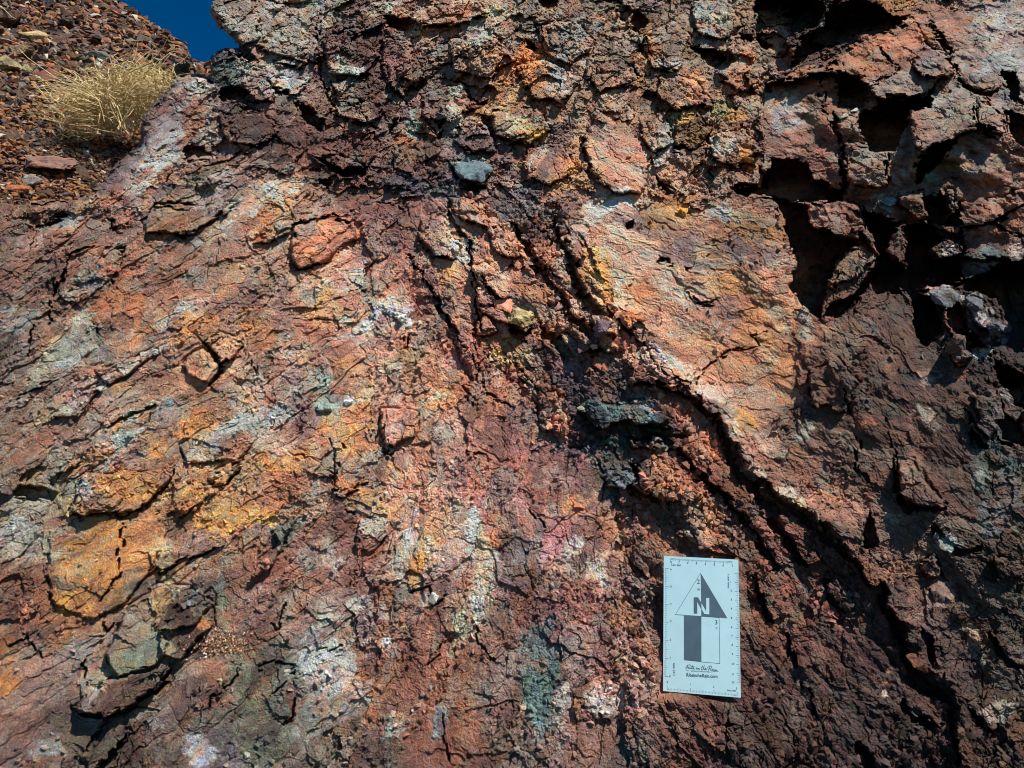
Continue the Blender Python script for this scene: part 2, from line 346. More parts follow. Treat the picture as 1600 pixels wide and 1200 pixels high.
# raised blocks: height mm, tilt per 100 px to the right and downwards, edge width px | x,y ...
RS = """
16 0 8 4 | 650,12 740,-5 760,20 700,40 662,42 640,28
14 2 8 4 | 402,70 450,40 492,55 494,100 440,84
13 0 9 4 | 505,60 560,45 590,90 560,120 512,110
13 2 8 4 | 520,130 570,125 600,170 575,195 530,180
14 0 9 4 | 600,60 640,70 660,120 625,150 598,110
12 3 8 4 | 660,150 720,130 745,165 700,190 665,180
14 0 9 4 | 700,60 770,55 800,90 760,120 710,105
15 0 9 4 | 805,100 860,95 905,125 880,160 830,150
12 2 8 4 | 840,40 900,30 930,70 890,100 850,80
13 0 9 4 | 925,80 975,95 985,130 940,145 915,115
14 0 8 4 | 1010,60 1050,30 1075,60 1060,110 1020,105
13 2 9 4 | 1030,120 1090,125 1110,160 1060,172 1025,150
13 0 8 4 | 770,170 830,165 860,200 820,225 775,210
12 2 9 4 | 820,235 875,225 900,265 860,290 825,275
14 0 9 4 | 1110,215 1165,200 1190,235 1150,262 1110,245
14 0 8 4 | 1080,5 1140,0 1160,40 1120,62 1085,45
13 0 8 4 | 720,190 765,200 775,235 735,240 712,220
12 0 8 4 | 380,110 430,120 425,160 385,158
12 0 8 4 | 345,180 400,175 440,205 400,230 350,215
13 2 8 4 | 1000,180 1040,175 1048,225 1020,240 1002,215
22 0 6 5 | 1200,132 1262,84 1300,70 1372,42 1425,34 1448,70 1485,95 1492,118 1462,124 1455,140 1400,150 1370,148 1340,118 1300,112 1235,125
14 0 0 5 | 1425,98 1448,76 1480,80 1488,120 1462,124 1440,116
20 4 4 5 | 1425,170 1450,150 1500,140 1528,160 1528,198 1440,232 1425,215
14 2 2 4 | 1530,150 1560,180 1570,210 1530,196
24 0 8 5 | 1265,318 1298,314 1335,322 1352,352 1340,370 1300,362 1266,352
12 0 4 4 | 1408,305 1440,302 1448,318 1500,345 1498,368 1440,340 1408,322
10 -3 4 4 | 1285,440 1310,395 1345,385 1368,405 1342,428 1300,452
18 5 4 5 | 1500,320 1600,300 1700,300 1700,410 1600,408 1505,402
10 0 3 4 | 1310,240 1325,225 1385,232 1385,290 1340,290 1320,270
12 0 0 5 | 1145,58 1165,55 1186,80 1198,112 1170,146 1142,132 1118,112 1128,95
10 0 4 5 | 1064,175 1085,175 1107,208 1090,228 1058,234 1054,218
12 -2 5 7 | 912,215 935,175 965,190 985,165 1020,215 1022,240 1010,262 1005,300 960,300 935,280 920,255
12 2 5 6 | 480,240 500,235 545,248 570,262 545,268 500,255
12 0 6 4 | 700,252 735,256 768,258 770,272 758,286 735,280 712,270
13 0 4 7 | 462,352 545,340 558,370 510,402 470,418 458,400
7 0 4 5 | 462,352 445,372 395,380 440,345 510,330 545,340
12 0 3 5 | 288,570 300,550 320,545 342,578 330,600 298,585
12 0 3 5 | 325,535 345,522 375,535 370,555 345,572
16 0 3 5 | 700,310 735,308 755,325 760,355 735,350 712,332
14 0 3 5 | 760,350 775,350 800,372 812,400 795,405 770,385
14 0 3 5 | 655,340 690,335 702,350 700,365 720,385 710,405 680,398 660,375
14 0 4 5 | 740,420 760,412 790,430 798,458 785,466 765,450 750,440
14 0 3 4 | 746,448 762,448 776,470 760,480 748,472
14 0 3 5 | 750,480 790,478 830,500 798,510 765,498
12 0 3 5 | 744,505 758,495 778,518 758,528 745,524
12 -2 5 9 | 705,495 740,512 745,560 735,590 715,540
14 5 0 8 | 840,620 865,615 885,655 882,682 850,672 838,640
14 0 4 6 | 600,640 625,640 650,650 648,680 615,702 600,695 598,665
18 0 5 6 | 920,495 945,485 960,490 975,505 965,520 935,520
16 0 5 6 | 940,510 955,500 970,520 962,550 945,548
16 0 6 7 | 895,515 930,520 940,548 915,545
20 0 6 6 | 905,640 930,622 960,630 1010,632 1050,660 1030,665 980,655 935,668
16 0 6 6 | 985,688 1030,682 1052,695 1020,700 990,700
18 0 8 8 | 990,735 1040,705 1075,740 1100,775 1060,790 1010,765
16 0 5 5 | 950,745 980,738 992,752 975,765 945,760
18 4 6 8 | 1400,720 1425,722 1445,755 1475,790 1440,792 1410,775
14 4 3 5 | 1265,585 1310,560 1340,600 1320,640 1268,630
12 0 5 6 | 430,835 440,850 405,880 395,905 430,880 465,800 470,790
15 -4 5 6 | 205,945 250,915 300,920 330,950 300,975 250,985 265,1000 245,1040 185,1055 165,1020
20 0 4 5 | 115,1105 160,1062 260,1045 225,1085 172,1118 130,1112
14 0 5 5 | 250,985 285,948 330,925 332,978 280,1032 252,1020
8 0 3 5 | 280,700 320,670 400,650 400,690 370,720 330,722 290,725
9 0 3 5 | 330,740 372,722 350,755 325,752
10 0 4 5 | 110,800 130,740 160,742 250,735 268,745 225,795 150,806
10 0 3 5 | 270,758 330,755 332,770 300,800 262,800
7 0 2 6 | 80,830 150,810 248,812 250,850 240,885 180,955 150,965 85,945 72,900
6 0 3 5 | 150,580 245,545 250,552 170,600
9 0 4 5 | 80,650 140,610 165,600 120,650 75,655
12 0 4 5 | 225,345 250,320 300,318 370,320 300,362 225,362
14 0 4 6 | 335,20 360,0 400,5 402,60 380,70 355,50
9 0 6 5 | 430,95 455,88 480,92 470,108 440,104
9 0 6 5 | 420,120 445,118 480,130 465,150 430,140
9 0 6 6 | 620,110 650,95 690,100 660,125 650,140
14 0 6 5 | 1055,830 1075,815 1140,840 1150,870 1100,862
10 0 3 5 | 1440,880 1462,870 1470,900 1450,905
18 0 4 5 | 1455,452 1475,444 1505,455 1503,474 1478,478 1458,466
18 0 4 5 | 1472,482 1506,482 1512,520 1490,528 1478,505
16 0 4 5 | 1508,468 1535,460 1560,490 1570,522 1545,520 1525,498
16 0 4 5 | 1484,530 1512,525 1520,560 1495,570 1482,550
14 0 4 5 | 1560,610 1600,600 1620,640 1590,660 1565,640
12 0 4 5 | 1525,620 1552,625 1562,660 1550,685 1530,665
14 0 4 5 | 1550,870 1590,880 1600,900 1560,905
18 0 4 5 | 1335,355 1360,350 1375,365 1372,400 1350,372
18 0 5 5 | 1480,300 1490,300 1500,350 1485,345
20 0 4 5 | 1385,360 1412,350 1416,420 1395,402 1386,380
16 0 3 5 | 1450,385 1480,375 1502,385 1502,415 1470,408
"""
# mineral patches: x,y,rx,ry,angle(ccw) r,g,b strength
PC = """
250 560 260 150 30 150,102,82 .35
560 560 180 160 0 172,122,98 .35
470 225 120 30 -30 116,72,66 .5
585 330 40 75 12 126,78,70 .6
660 450 26 100 22 140,84,76 .6
755 620 45 100 30 142,84,76 .55
900 575 80 30 -20 108,70,72 .7
850 700 90 60 -20 142,86,78 .6
1080 660 60 40 -35 140,80,62 .6
1280 900 120 60 -40 118,68,54 .6
870 1000 60 120 10 140,88,78 .5
660 1060 80 110 0 136,82,64 .6
300 1120 60 60 30 100,80,70 .6
300 150 28 12 60 165,170,158 .9
262 235 45 12 48 172,174,166 .9
225 285 35 9 40 158,160,148 .7
195 250 58 16 52 108,82,84 1
240 178 22 9 60 118,98,98 .9
300 190 38 12 75 150,84,56 .85
365 28 16 10 -50 152,176,160 .9
350 103 20 22 0 58,78,74 .9
355 130 28 14 -40 66,84,78 .8
395 205 60 22 -35 70,44,44 .85
480 235 70 18 -33 88,52,46 .8
330 290 40 16 20 160,148,135 .7
430 12 20 12 20 160,158,142 .8
480 8 16 10 0 90,150,125 .6
512 10 30 22 60 150,155,140 .8
440 70 30 14 10 158,148,122 .7
455 130 32 14 0 165,172,160 .8
550 75 40 45 -70 92,62,62 .7
600 110 28 75 20 94,60,60 .7
575 140 40 20 -60 92,56,58 .8
520 90 16 30 0 112,70,68 .7
532 110 22 16 -40 140,170,155 .85
550 118 10 12 0 175,195,180 .9
548 165 40 16 -35 150,135,115 .7
545 185 24 12 -40 165,115,90 .7
620 35 34 20 -20 120,72,42 .8
610 12 26 8 0 178,172,150 .85
690 25 50 20 20 172,118,88 .9
755 45 14 32 -25 186,188,172 .9
735 40 28 14 30 160,150,130 .6
690 78 14 12 0 100,92,98 .8
645 220 40 18 40 160,92,48 .7
650 200 10 16 0 120,150,135 .85
580 250 90 22 -20 104,64,58 .6
640 280 60 18 0 78,62,66 .8
700 300 90 16 -12 92,82,90 .8
740 268 34 15 -10 92,116,118 .9
715 165 14 34 10 175,180,155 .7
770 160 14 26 30 165,150,120 .6
755 170 10 18 0 180,130,60 .6
790 140 22 28 0 196,128,52 .8
830 100 30 30 30 190,120,52 .85
870 110 40 22 20 205,180,150 .8
860 125 24 14 -20 160,158,148 .7
905 60 26 45 -30 120,120,108 .75
820 95 24 22 0 196,110,40 .8
1000 45 20 22 0 190,118,48 .8
960 30 12 30 60 190,120,60 .7
980 62 14 8 0 200,170,140 .8
1048 110 16 10 0 205,215,212 .8
1115 20 28 50 -20 140,148,140 .75
1150 95 22 30 -50 190,110,62 .9
1140 98 18 13 20 150,140,110 .85
1130 110 8 12 0 90,100,105 .8
1080 205 26 22 0 118,76,28 .95
1062 185 16 14 60 190,140,50 .7
1040 215 10 60 -20 150,155,145 .75
1090 240 12 30 60 175,125,75 .6
1130 225 22 14 0 170,175,165 .7
1150 180 18 12 0 150,105,30 .6
1120 165 22 12 20 120,120,60 .6
1170 255 10 14 0 190,130,40 .8
1000 135 12 12 60 200,130,50 .7
1080 130 24 16 20 195,125,70 .7
955 150 30 28 0 180,115,75 .7
960 255 48 40 -30 200,130,98 .85
930 245 14 28 30 196,160,105 .5
1030 160 12 30 80 130,74,34 .7
1050 150 14 18 0 120,66,34 .7
820 200 20 10 -30 212,150,60 .9
835 210 12 12 0 225,160,60 .7
806 192 12 14 0 190,190,160 .8
850 175 18 9 0 175,115,60 .6
830 250 26 12 -20 205,115,70 .7
895 258 14 10 -30 215,150,60 .8
890 285 34 12 0 185,130,60 .6
845 250 12 16 0 160,165,145 .7
868 230 12 60 -25 92,70,72 .7
820 300 28 10 0 90,84,86 .8
940 320 28 14 20 225,218,200 .9
975 310 16 20 60 228,220,205 .9
920 335 12 10 0 215,205,185 .8
888 385 9 34 -25 190,185,165 .8
935 420 26 24 -40 214,146,44 .9
925 405 18 16 0 208,170,80 .7
955 455 12 18 10 210,140,40 .85
968 430 9 30 10 214,200,170 .8
975 380 24 36 0 214,160,128 .7
1010 410 34 18 0 220,165,135 .7
1045 440 26 18 -20 205,185,160 .8
1035 330 34 18 20 160,108,36 .9
1062 335 14 10 0 205,145,60 .9
990 350 12 12 0 120,110,105 .6
1060 385 30 26 0 130,95,90 .8
1090 400 36 12 -20 110,82,84 .8
1105 395 20 8 0 205,130,50 .8
1130 330 24 14 -10 150,158,150 .9
1160 335 20 12 -10 150,130,90 .6
1185 365 40 16 0 150,98,44 .85
1170 395 50 16 -10 104,72,72 .85
1180 420 26 8 -40 220,150,110 .7
1140 440 50 14 -10 195,130,62 .8
1165 465 50 20 -10 205,135,62 .7
1110 500 60 34 -8 140,92,84 .85
1080 490 30 20 0 175,115,90 .6
1000 450 22 12 0 200,110,50 .7
990 490 10 7 0 205,110,40 .9
1110 530 34 16 0 212,160,110 .6
1200 500 40 50 -60 200,126,66 .75
1215 560 28 44 0 200,128,66 .7
1230 440 30 30 0 214,130,86 .7
1150 590 60 30 0 180,118,84 .6
1195 630 60 20 20 205,140,95 .5
1060 565 40 7 -35 232,215,185 .95
1085 592 18 9 -20 215,180,150 .7
1030 545 20 5 -38 220,210,190 .8
1165 650 14 16 60 186,128,44 .9
1150 662 14 6 -40 222,210,190 .9
1110 610 22 12 0 205,155,140 .7
1205 690 26 16 -20 185,150,130 .6
1255 780 10 10 0 170,185,175 .8
1225 770 18 7 -35 185,185,170 .7
1180 730 14 10 -20 190,180,165 .7
1300 790 44 18 -25 150,104,84 .7
1390 815 12 10 0 110,120,95 .7
1480 850 14 9 0 165,178,168 .9
1260 670 8 20 -20 150,150,125 .8
1445 655 20 10 -30 140,128,115 .7
1345 655 16 7 -10 140,72,50 .8
1400 640 20 8 -20 60,72,60 .7
1420 730 12 26 -20 140,76,52 .8
1300 505 10 18 -40 160,95,60 .6
1262 500 14 22 0 130,125,110 .8
1330 520 30 30 0 96,76,62 .6
1545 720 20 40 0 66,78,70 .7
1550 810 24 20 0 84,90,92 .8
1572 730 24 12 0 64,82,76 .8
1530 750 12 14 0 110,125,115 .7
1560 40 44 14 15 150,148,140 .8
1575 95 34 16 20 140,145,140 .8
1530 110 30 14 0 120,118,112 .6
1505 35 14 8 20 180,90,30 .8
1355 85 32 24 0 170,98,46 .85
1300 140 20 30 0 150,84,40 .7
1255 120 16 10 30 190,130,50 .8
1240 150 20 14 0 150,100,40 .7
1410 75 40 26 0 140,80,56 .6
1455 95 26 22 0 120,105,100 .8
1400 135 30 20 0 136,108,90 .8
1470 165 24 24 0 132,132,128 .8
1480 185 50 20 20 122,102,80 .6
1475 270 26 22 60 76,84,62 .9
1460 285 14 14 0 86,112,96 .7
1550 260 60 50 -30 130,88,70 .6
1530 240 20 40 -40 140,130,120 .5
1230 175 24 24 -40 150,142,140 .8
1225 205 16 20 0 130,130,130 .7
1275 190 12 30 0 118,108,78 .8
1295 225 20 36 -20 160,88,64 .8
1345 215 18 18 0 140,85,60 .6
1360 255 22 26 20 118,112,92 .7
1410 240 14 18 0 112,98,84 .7
1400 12 30 22 0 150,92,30 .9
1378 22 9 12 0 170,110,40 .9
1340 20 26 12 0 110,110,108 .7
1300 30 20 8 0 120,120,118 .6
1215 60 14 20 0 170,160,140 .7
1230 100 18 12 0 170,110,90 .7
1250 20 20 30 0 60,50,34 .8
1290 332 24 10 0 140,104,100 .8
1320 340 26 14 -20 140,80,60 .6
1388 315 16 8 -10 120,145,140 .9
1420 325 30 8 -25 135,70,45 .8
1320 410 34 22 40 110,92,66 .8
1350 400 20 14 0 140,90,64 .6
1480 395 8 6 0 190,175,172 .8
1540 345 44 14 -10 140,78,52 .8
1545 408 22 10 0 70,98,100 .8
1590 395 14 6 0 190,160,150 .7
1475 455 26 9 -10 160,160,164 .9
1470 462 14 6 0 120,100,60 .6
1490 500 20 22 0 124,78,74 .9
1530 490 30 10 -50 140,142,150 .9
1560 520 16 12 0 130,130,138 .9
1495 550 18 20 0 104,82,74 .7
1535 555 16 6 0 170,170,168 .9
1590 612 20 14 0 120,115,110 .8
1450 585 14 7 0 140,140,128 .7
1500 575 12 8 -40 170,90,60 .7
1350 25 14 6 0 150,90,40 .6
430 330 26 22 40 192,122,44 .9
410 350 20 20 60 186,104,44 .9
395 320 44 12 38 178,186,172 .8
350 345 50 10 38 182,188,174 .8
440 295 26 12 30 180,192,176 .7
270 345 34 16 20 150,92,40 .8
320 335 34 16 20 112,84,72 .7
90 350 36 9 22 118,128,124 .85
50 330 34 18 0 132,98,78 .7
140 320 30 10 30 165,140,125 .6
180 325 20 24 0 160,80,60 .5
60 370 40 8 15 175,110,95 .5
130 420 26 18 20 130,88,72 .7
150 437 6 16 -30 92,112,118 .9
185 395 20 10 30 135,135,128 .6
125 450 26 9 35 160,152,130 .6
215 420 34 20 20 158,78,44 .7
200 480 22 34 0 164,92,44 .7
165 490 12 36 5 150,80,44 .9
255 430 20 12 20 128,74,36 .8
220 470 20 14 0 182,104,44 .7
255 475 22 10 0 170,120,100 .6
130 500 24 12 30 170,165,140 .7
25 500 24 22 40 128,132,122 .85
95 545 50 14 40 150,158,142 .9
145 535 20 22 0 112,110,104 .7
60 575 40 20 40 130,112,92 .6
215 525 40 12 20 180,112,60 .7
300 512 34 14 40 200,122,48 .85
355 425 24 14 0 205,138,52 .7
290 485 60 5 33 190,180,160 .7
215 565 50 6 28 186,186,170 .9
200 590 40 18 30 160,120,75 .5
310 565 26 24 0 186,140,104 .85
350 540 22 18 0 170,130,95 .8
375 590 26 20 0 190,140,100 .7
330 450 50 16 30 185,115,85 .6
395 390 16 20 0 196,142,112 .6
380 470 24 20 0 178,86,66 .6
390 500 16 12 0 205,116,40 .8
445 400 18 20 0 150,130,118 .8
510 378 44 26 20 190,112,74 .85
495 430 40 20 20 215,162,122 .7
485 412 20 10 0 196,112,50 .7
545 420 24 34 0 190,140,125 .6
560 430 10 22 -20 205,205,192 .7
585 445 12 20 60 140,140,120 .6
530 455 14 12 0 214,170,160 .7
585 470 10 22 -10 136,134,112 .8
600 480 20 10 20 218,220,208 .8
500 465 24 10 30 206,138,44 .85
510 490 24 16 0 208,160,82 .7
483 465 8 12 0 110,112,112 .8
550 515 30 18 25 215,212,196 .85
575 500 24 8 40 232,230,220 .9
630 495 10 16 0 236,232,222 .95
590 515 26 18 0 205,165,125 .6
450 520 12 34 10 150,110,100 .7
448 545 6 22 0 178,178,160 .7
410 530 20 40 10 186,114,62 .7
535 567 16 7 20 202,118,40 .9
515 580 18 12 20 120,124,112 .8
550 560 40 16 0 196,132,102 .5
600 580 14 14 0 160,165,148 .8
505 590 12 10 0 150,170,155 .8
555 590 20 18 0 206,148,110 .5
640 560 22 14 0 130,105,60 .6
470 630 14 40 -3 146,98,98 .9
475 660 18 24 0 128,80,80 .7
460 590 14 12 0 190,130,130 .7
410 660 16 40 5 190,196,182 .85
380 620 24 18 30 182,176,156 .6
330 690 55 10 38 186,194,182 .9
390 650 30 9 38 205,208,196 .85
305 665 28 28 30 200,128,50 .9
355 700 24 14 40 150,96,80 .7
270 640 24 16 0 150,125,112 .8
265 632 4 4 0 100,160,170 .8
205 660 24 9 30 195,125,50 .8
215 645 20 9 30 150,175,160 .8
205 685 24 14 40 142,164,150 .9
240 692 20 12 0 198,126,44 .9
150 690 22 10 10 112,92,96 .8
110 625 60 9 33 192,200,188 .9
60 650 30 18 30 140,125,90 .6
30 625 24 14 0 110,84,70 .7
10 690 20 10 0 170,96,52 .7
45 700 30 12 0 165,100,75 .5
190 720 34 8 15 138,146,130 .8
125 760 14 28 -20 160,164,152 .8
105 790 18 12 0 176,160,115 .7
205 760 44 20 -5 192,130,48 .9
250 790 20 12 20 195,135,60 .8
298 780 28 18 20 206,140,46 .95
320 738 30 10 -10 196,122,56 .8
350 810 44 20 -8 202,138,44 .9
20 790 24 14 0 130,116,95 .6
30 830 30 22 0 138,142,134 .8
75 860 12 28 -20 170,158,125 .8
160 870 70 50 10 190,124,44 .85
120 940 30 18 10 204,138,28 .9
230 850 20 40 0 196,120,58 .7
255 870 12 30 0 175,160,115 .8
300 850 26 20 0 140,106,96 .8
340 880 36 16 20 130,112,98 .6
390 860 30 30 0 150,98,78 .6
430 735 30 24 0 200,132,54 .7
470 718 24 12 10 206,132,48 .85
415 780 26 24 0 180,110,66 .7
410 810 22 12 0 205,145,56 .85
475 760 26 18 0 172,108,88 .7
450 830 14 30 -40 104,104,86 .9
500 860 26 14 20 150,130,118 .7
480 880 24 14 10 112,108,100 .8
520 875 12 10 0 170,158,146 .8
545 835 30 18 -15 100,62,58 .85
440 640 20 12 0 140,150,140 .7
510 625 16 12 0 146,162,150 .85
545 628 9 7 0 215,228,220 .95
508 660 10 18 -20 206,134,48 .9
560 655 30 16 20 205,130,66 .8
545 690 20 22 -20 208,138,44 .9
565 680 5 20 15 214,145,44 .9
525 680 12 24 -20 190,170,120 .6
580 615 16 24 0 200,170,130 .6
620 665 14 34 5 205,140,118 .85
645 650 20 30 0 186,122,96 .7
670 640 12 12 0 205,118,50 .85
680 618 18 6 0 220,220,210 .85
700 650 24 28 0 212,152,120 .7
580 725 34 14 35 122,96,88 .85
585 712 20 8 30 180,180,160 .7
545 758 14 10 0 196,110,44 .8
565 785 24 12 10 176,140,80 .8
570 775 8 8 0 210,140,50 .8
590 745 12 8 0 120,90,84 .5
430 700 20 12 0 180,170,150 .7
640 760 34 24 0 205,155,130 .6
620 800 18 18 0 188,150,100 .6
620 850 16 46 -8 206,160,142 .9
635 840 4 40 -12 232,224,214 .85
622 880 12 18 0 226,214,206 .8
585 815 14 30 -20 186,176,160 .7
680 835 16 40 0 212,146,104 .8
660 850 10 24 0 170,155,105 .7
660 870 8 6 0 206,140,50 .8
648 895 12 22 0 205,140,40 .9
690 865 20 14 0 170,168,150 .6
700 800 24 24 0 200,145,115 .6
720 830 12 60 -8 205,165,130 .6
745 850 14 60 -6 196,196,184 .85
752 910 12 60 -6 182,184,172 .9
775 840 10 34 15 170,92,92 .75
800 860 20 30 10 96,74,78 .9
820 900 16 60 -15 100,78,80 .9
790 930 20 50 -8 108,82,84 .85
830 860 24 20 0 118,104,100 .7
880 800 34 14 0 160,106,96 .6
865 820 24 26 0 158,92,94 .8
897 853 13 8 20 238,234,226 1
870 870 24 26 0 176,118,122 .6
900 790 14 9 0 214,130,70 .8
820 722 20 14 0 176,86,74 .7
930 880 14 24 -20 206,176,130 .8
940 895 10 14 0 225,215,195 .8
955 830 16 60 20 186,130,86 .6
990 850 30 30 0 140,102,84 .5
975 950 14 30 -20 160,120,80 .6
945 1090 30 20 0 205,190,185 .75
930 1060 14 14 0 205,185,175 .7
900 970 30 30 0 156,84,76 .7
880 940 14 30 -20 170,90,84 .6
1080 800 60 24 -30 185,108,58 .75
1060 850 60 20 -20 180,104,58 .6
1120 700 24 40 -50 165,92,62 .6
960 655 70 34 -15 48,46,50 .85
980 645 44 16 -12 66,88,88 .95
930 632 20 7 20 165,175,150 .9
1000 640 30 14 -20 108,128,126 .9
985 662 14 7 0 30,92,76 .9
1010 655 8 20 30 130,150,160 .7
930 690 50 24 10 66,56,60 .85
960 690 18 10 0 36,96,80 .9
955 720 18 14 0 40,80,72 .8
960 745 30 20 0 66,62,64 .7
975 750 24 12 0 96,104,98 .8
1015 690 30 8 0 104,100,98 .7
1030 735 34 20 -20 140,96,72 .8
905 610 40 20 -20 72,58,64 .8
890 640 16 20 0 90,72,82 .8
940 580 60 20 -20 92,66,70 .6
870 640 14 34 20 205,130,98 .8
835 730 30 20 0 160,100,84 .5
740 560 10 60 -25 196,112,84 .6
720 420 30 30 0 205,132,102 .5
775 430 30 22 -30 214,150,110 .8
690 350 22 12 20 190,160,130 .8
705 378 24 10 -20 222,190,150 .8
720 390 12 14 0 216,214,205 .8
720 345 5 9 0 230,225,215 .8
735 330 24 18 -30 196,118,84 .8
600 350 34 30 -40 128,78,72 .8
625 380 30 20 -40 120,74,72 .8
570 305 60 20 -20 130,74,60 .6
640 430 24 40 40 160,100,84 .6
700 440 10 24 20 206,128,60 .5
705 430 12 7 0 222,138,48 .85
815 490 20 12 20 150,132,90 .85
790 535 24 14 20 214,140,60 .85
800 560 30 16 0 225,200,140 .7
760 520 14 12 0 205,140,90 .7
780 610 30 30 0 205,128,96 .6
870 420 20 40 30 190,118,100 .6
880 330 30 20 30 90,70,74 .7
800 330 40 14 -20 84,74,80 .8
830 360 24 18 0 120,76,68 .7
890 545 12 12 0 100,120,120 .8
905 525 20 10 0 110,100,108 .8
850 500 20 30 -40 176,116,96 .5
505 1050 34 60 20 168,174,172 .9
540 1070 40 14 -25 182,194,180 .9
480 1090 50 24 35 118,124,120 .85
520 1120 40 20 20 90,96,94 .7
410 1030 40 34 30 104,102,84 .9
405 1075 24 30 20 90,94,76 .8
440 1085 24 14 35 118,100,100 .8
430 1140 40 24 30 86,80,68 .8
385 1130 16 60 0 88,88,70 .85
560 1035 16 24 0 150,84,52 .9
600 950 8 12 -20 215,218,210 .85
605 1005 12 10 0 215,215,205 .85
555 950 24 7 40 190,196,180 .8
505 975 30 9 30 172,176,160 .8
480 940 60 20 30 160,105,84 .5
440 930 34 30 0 128,100,92 .6
420 900 50 20 20 150,84,64 .6
620 1030 24 30 0 130,70,54 .7
590 1090 14 30 -10 160,92,70 .7
675 935 9 9 0 190,192,178 .85
720 985 10 20 0 156,160,130 .8
712 1010 6 14 10 140,150,120 .7
670 1100 30 40 0 140,84,64 .6
690 1130 14 22 0 120,136,140 .75
615 1135 8 18 -20 150,165,145 .7
560 1135 12 8 0 70,70,58 .8
730 1150 24 50 0 146,82,58 .8
700 1150 10 20 0 165,88,66 .7
770 1060 14 10 0 110,50,40 .7
830 1000 14 20 0 100,130,128 .7
845 1060 22 75 -4 92,116,116 .95
878 1100 10 50 0 165,166,158 .6
850 1130 20 20 0 100,110,108 .7
600 1180 40 20 0 84,66,56 .6
310 1180 22 20 80 170,172,176 .85
300 1165 14 10 0 150,150,150 .7
320 1040 30 12 0 150,112,84 .8
240 1000 34 24 40 116,118,100 .8
200 1035 24 20 40 116,130,116 .8
245 945 24 10 10 160,100,56 .9
235 970 20 12 40 140,104,60 .7
290 935 20 24 0 110,112,114 .8
290 985 20 40 30 70,50,44 .9
315 975 10 10 0 160,96,40 .8
225 925 24 14 0 96,90,84 .7
350 950 12 34 10 116,118,92 .9
362 965 8 16 0 170,120,90 .7
385 945 30 30 0 140,96,86 .6
150 1070 20 24 50 140,160,150 .8
120 1020 40 8 30 150,160,148 .7
190 1085 50 20 20 84,58,48 .9
60 1060 60 50 40 134,100,88 .8
150 990 60 20 30 130,110,104 .7
30 920 40 40 0 128,72,46 .6
10 1010 20 30 0 160,94,40 .7
10 1070 20 10 40 170,104,36 .8
110 1140 30 30 30 78,70,52 .8
75 1170 20 14 40 110,124,118 .8
230 1140 60 20 35 104,76,70 .7
230 1128 14 10 0 140,150,140 .7
250 1090 50 14 35 138,110,86 .6
190 1180 24 14 40 84,48,36 .8
1380 1050 6 12 -20 150,96,56 .8
1250 1100 14 60 -20 96,78,70 .5
1380 1085 5 5 0 200,200,195 .9
1560 1110 24 14 0 150,146,136 .8
1520 1010 10 30 10 140,126,108 .7
1470 935 24 12 20 150,130,120 .8
1440 950 20 20 -30 130,92,80 .5
1430 900 40 30 0 130,88,70 .5
1540 930 40 24 0 96,84,60 .6
1580 950 24 40 0 60,56,42 .6
1590 1140 20 24 0 96,72,44 .6
1420 1020 20 14 0 110,74,54 .6
1250 930 50 50 0 130,70,50 .5
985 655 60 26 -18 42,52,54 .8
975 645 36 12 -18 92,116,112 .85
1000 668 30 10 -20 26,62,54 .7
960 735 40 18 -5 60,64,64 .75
215 1010 56 34 38 108,116,98 .8
235 955 34 14 20 128,126,104 .7
400 1060 40 56 30 92,96,76 .8
430 1140 60 34 30 84,84,68 .8
500 1110 50 34 30 118,126,118 .8
520 1050 34 34 30 172,178,174 .85
100 560 60 18 40 142,146,130 .7
60 770 40 20 20 134,132,116 .6
845 1070 20 70 -4 84,108,112 .9
430 100 26 16 20 158,156,140 .7
450 140 30 12 0 152,158,146 .7
470 30 24 20 0 150,146,130 .7
400 60 20 24 0 140,134,116 .6
620 150 14 10 0 150,150,134 .6
900 90 16 30 -30 128,132,120 .6
830 120 26 18 10 196,118,48 .7
780 95 24 18 0 170,110,60 .6
1010 90 20 16 0 190,116,50 .6
1150 130 20 12 -20 196,112,56 .7
1290 120 44 20 25 176,104,48 .6
1400 60 50 24 15 176,100,52 .6
"""
# ------------------------------------------------------------------ rock face relief
STEP = 1.35
xs = np.concatenate([np.linspace(-620, -60, 60)[:-1], np.arange(-60, 1660, STEP), np.linspace(1660, 2250, 60)[1:]])
ys = np.concatenate([np.linspace(-620, -60, 50)[:-1], np.arange(-60, 1260, STEP), np.linspace(1260, 1800, 50)[1:]])
PX, PY = np.meshgrid(xs, ys)
NY, NX = PX.shape
def wall_uv(px, py):
    """photo position -> position on the outcrop's mean plane, unit 0.8 mm, v down"""
    xn = (px - 800) / F; yn = (600 - py) / F
    z = Z0 / (1 - K * yn)
    return z * xn / 0.0008, -z * yn * S / 0.0008
U, V = wall_uv(PX, PY)
w1 = fbm(U / 60, V / 60, 1, 4); w2 = fbm(U / 60, V / 60, 9, 4)
f1 = fbm(U / 14, V / 14, 3, 3); f2 = fbm(U / 14, V / 14, 12, 3)
WX = PX + 7 * w1 + 2.6 * f1; WY = PY + 7 * w2 + 2.6 * f2          # for outlines
# outlines break along small facets: every facet carries its own offset
_, _a, _b, _c, _d, _, _ = voro((U + 4 * w1) / 21, (V + 4 * w2) / 16, 12)
_, _e, _f, _g, _h, _, _ = voro((U + 3 * w2) / 9, (V + 3 * w1) / 7.5, 13)
ox = 15 * (_a - .5) + 7 * (_e - .5); oy = 15 * (_b - .5) + 7 * (_f - .5)
WX = PX + 4 * w1 + .8 * f1 + ox * .8; WY = PY + 4 * w2 + .8 * f2 + oy * .8
CX = PX + 26 * w1 + 6 * f1; CY = PY + 26 * w2 + 6 * f2            # for the lattices

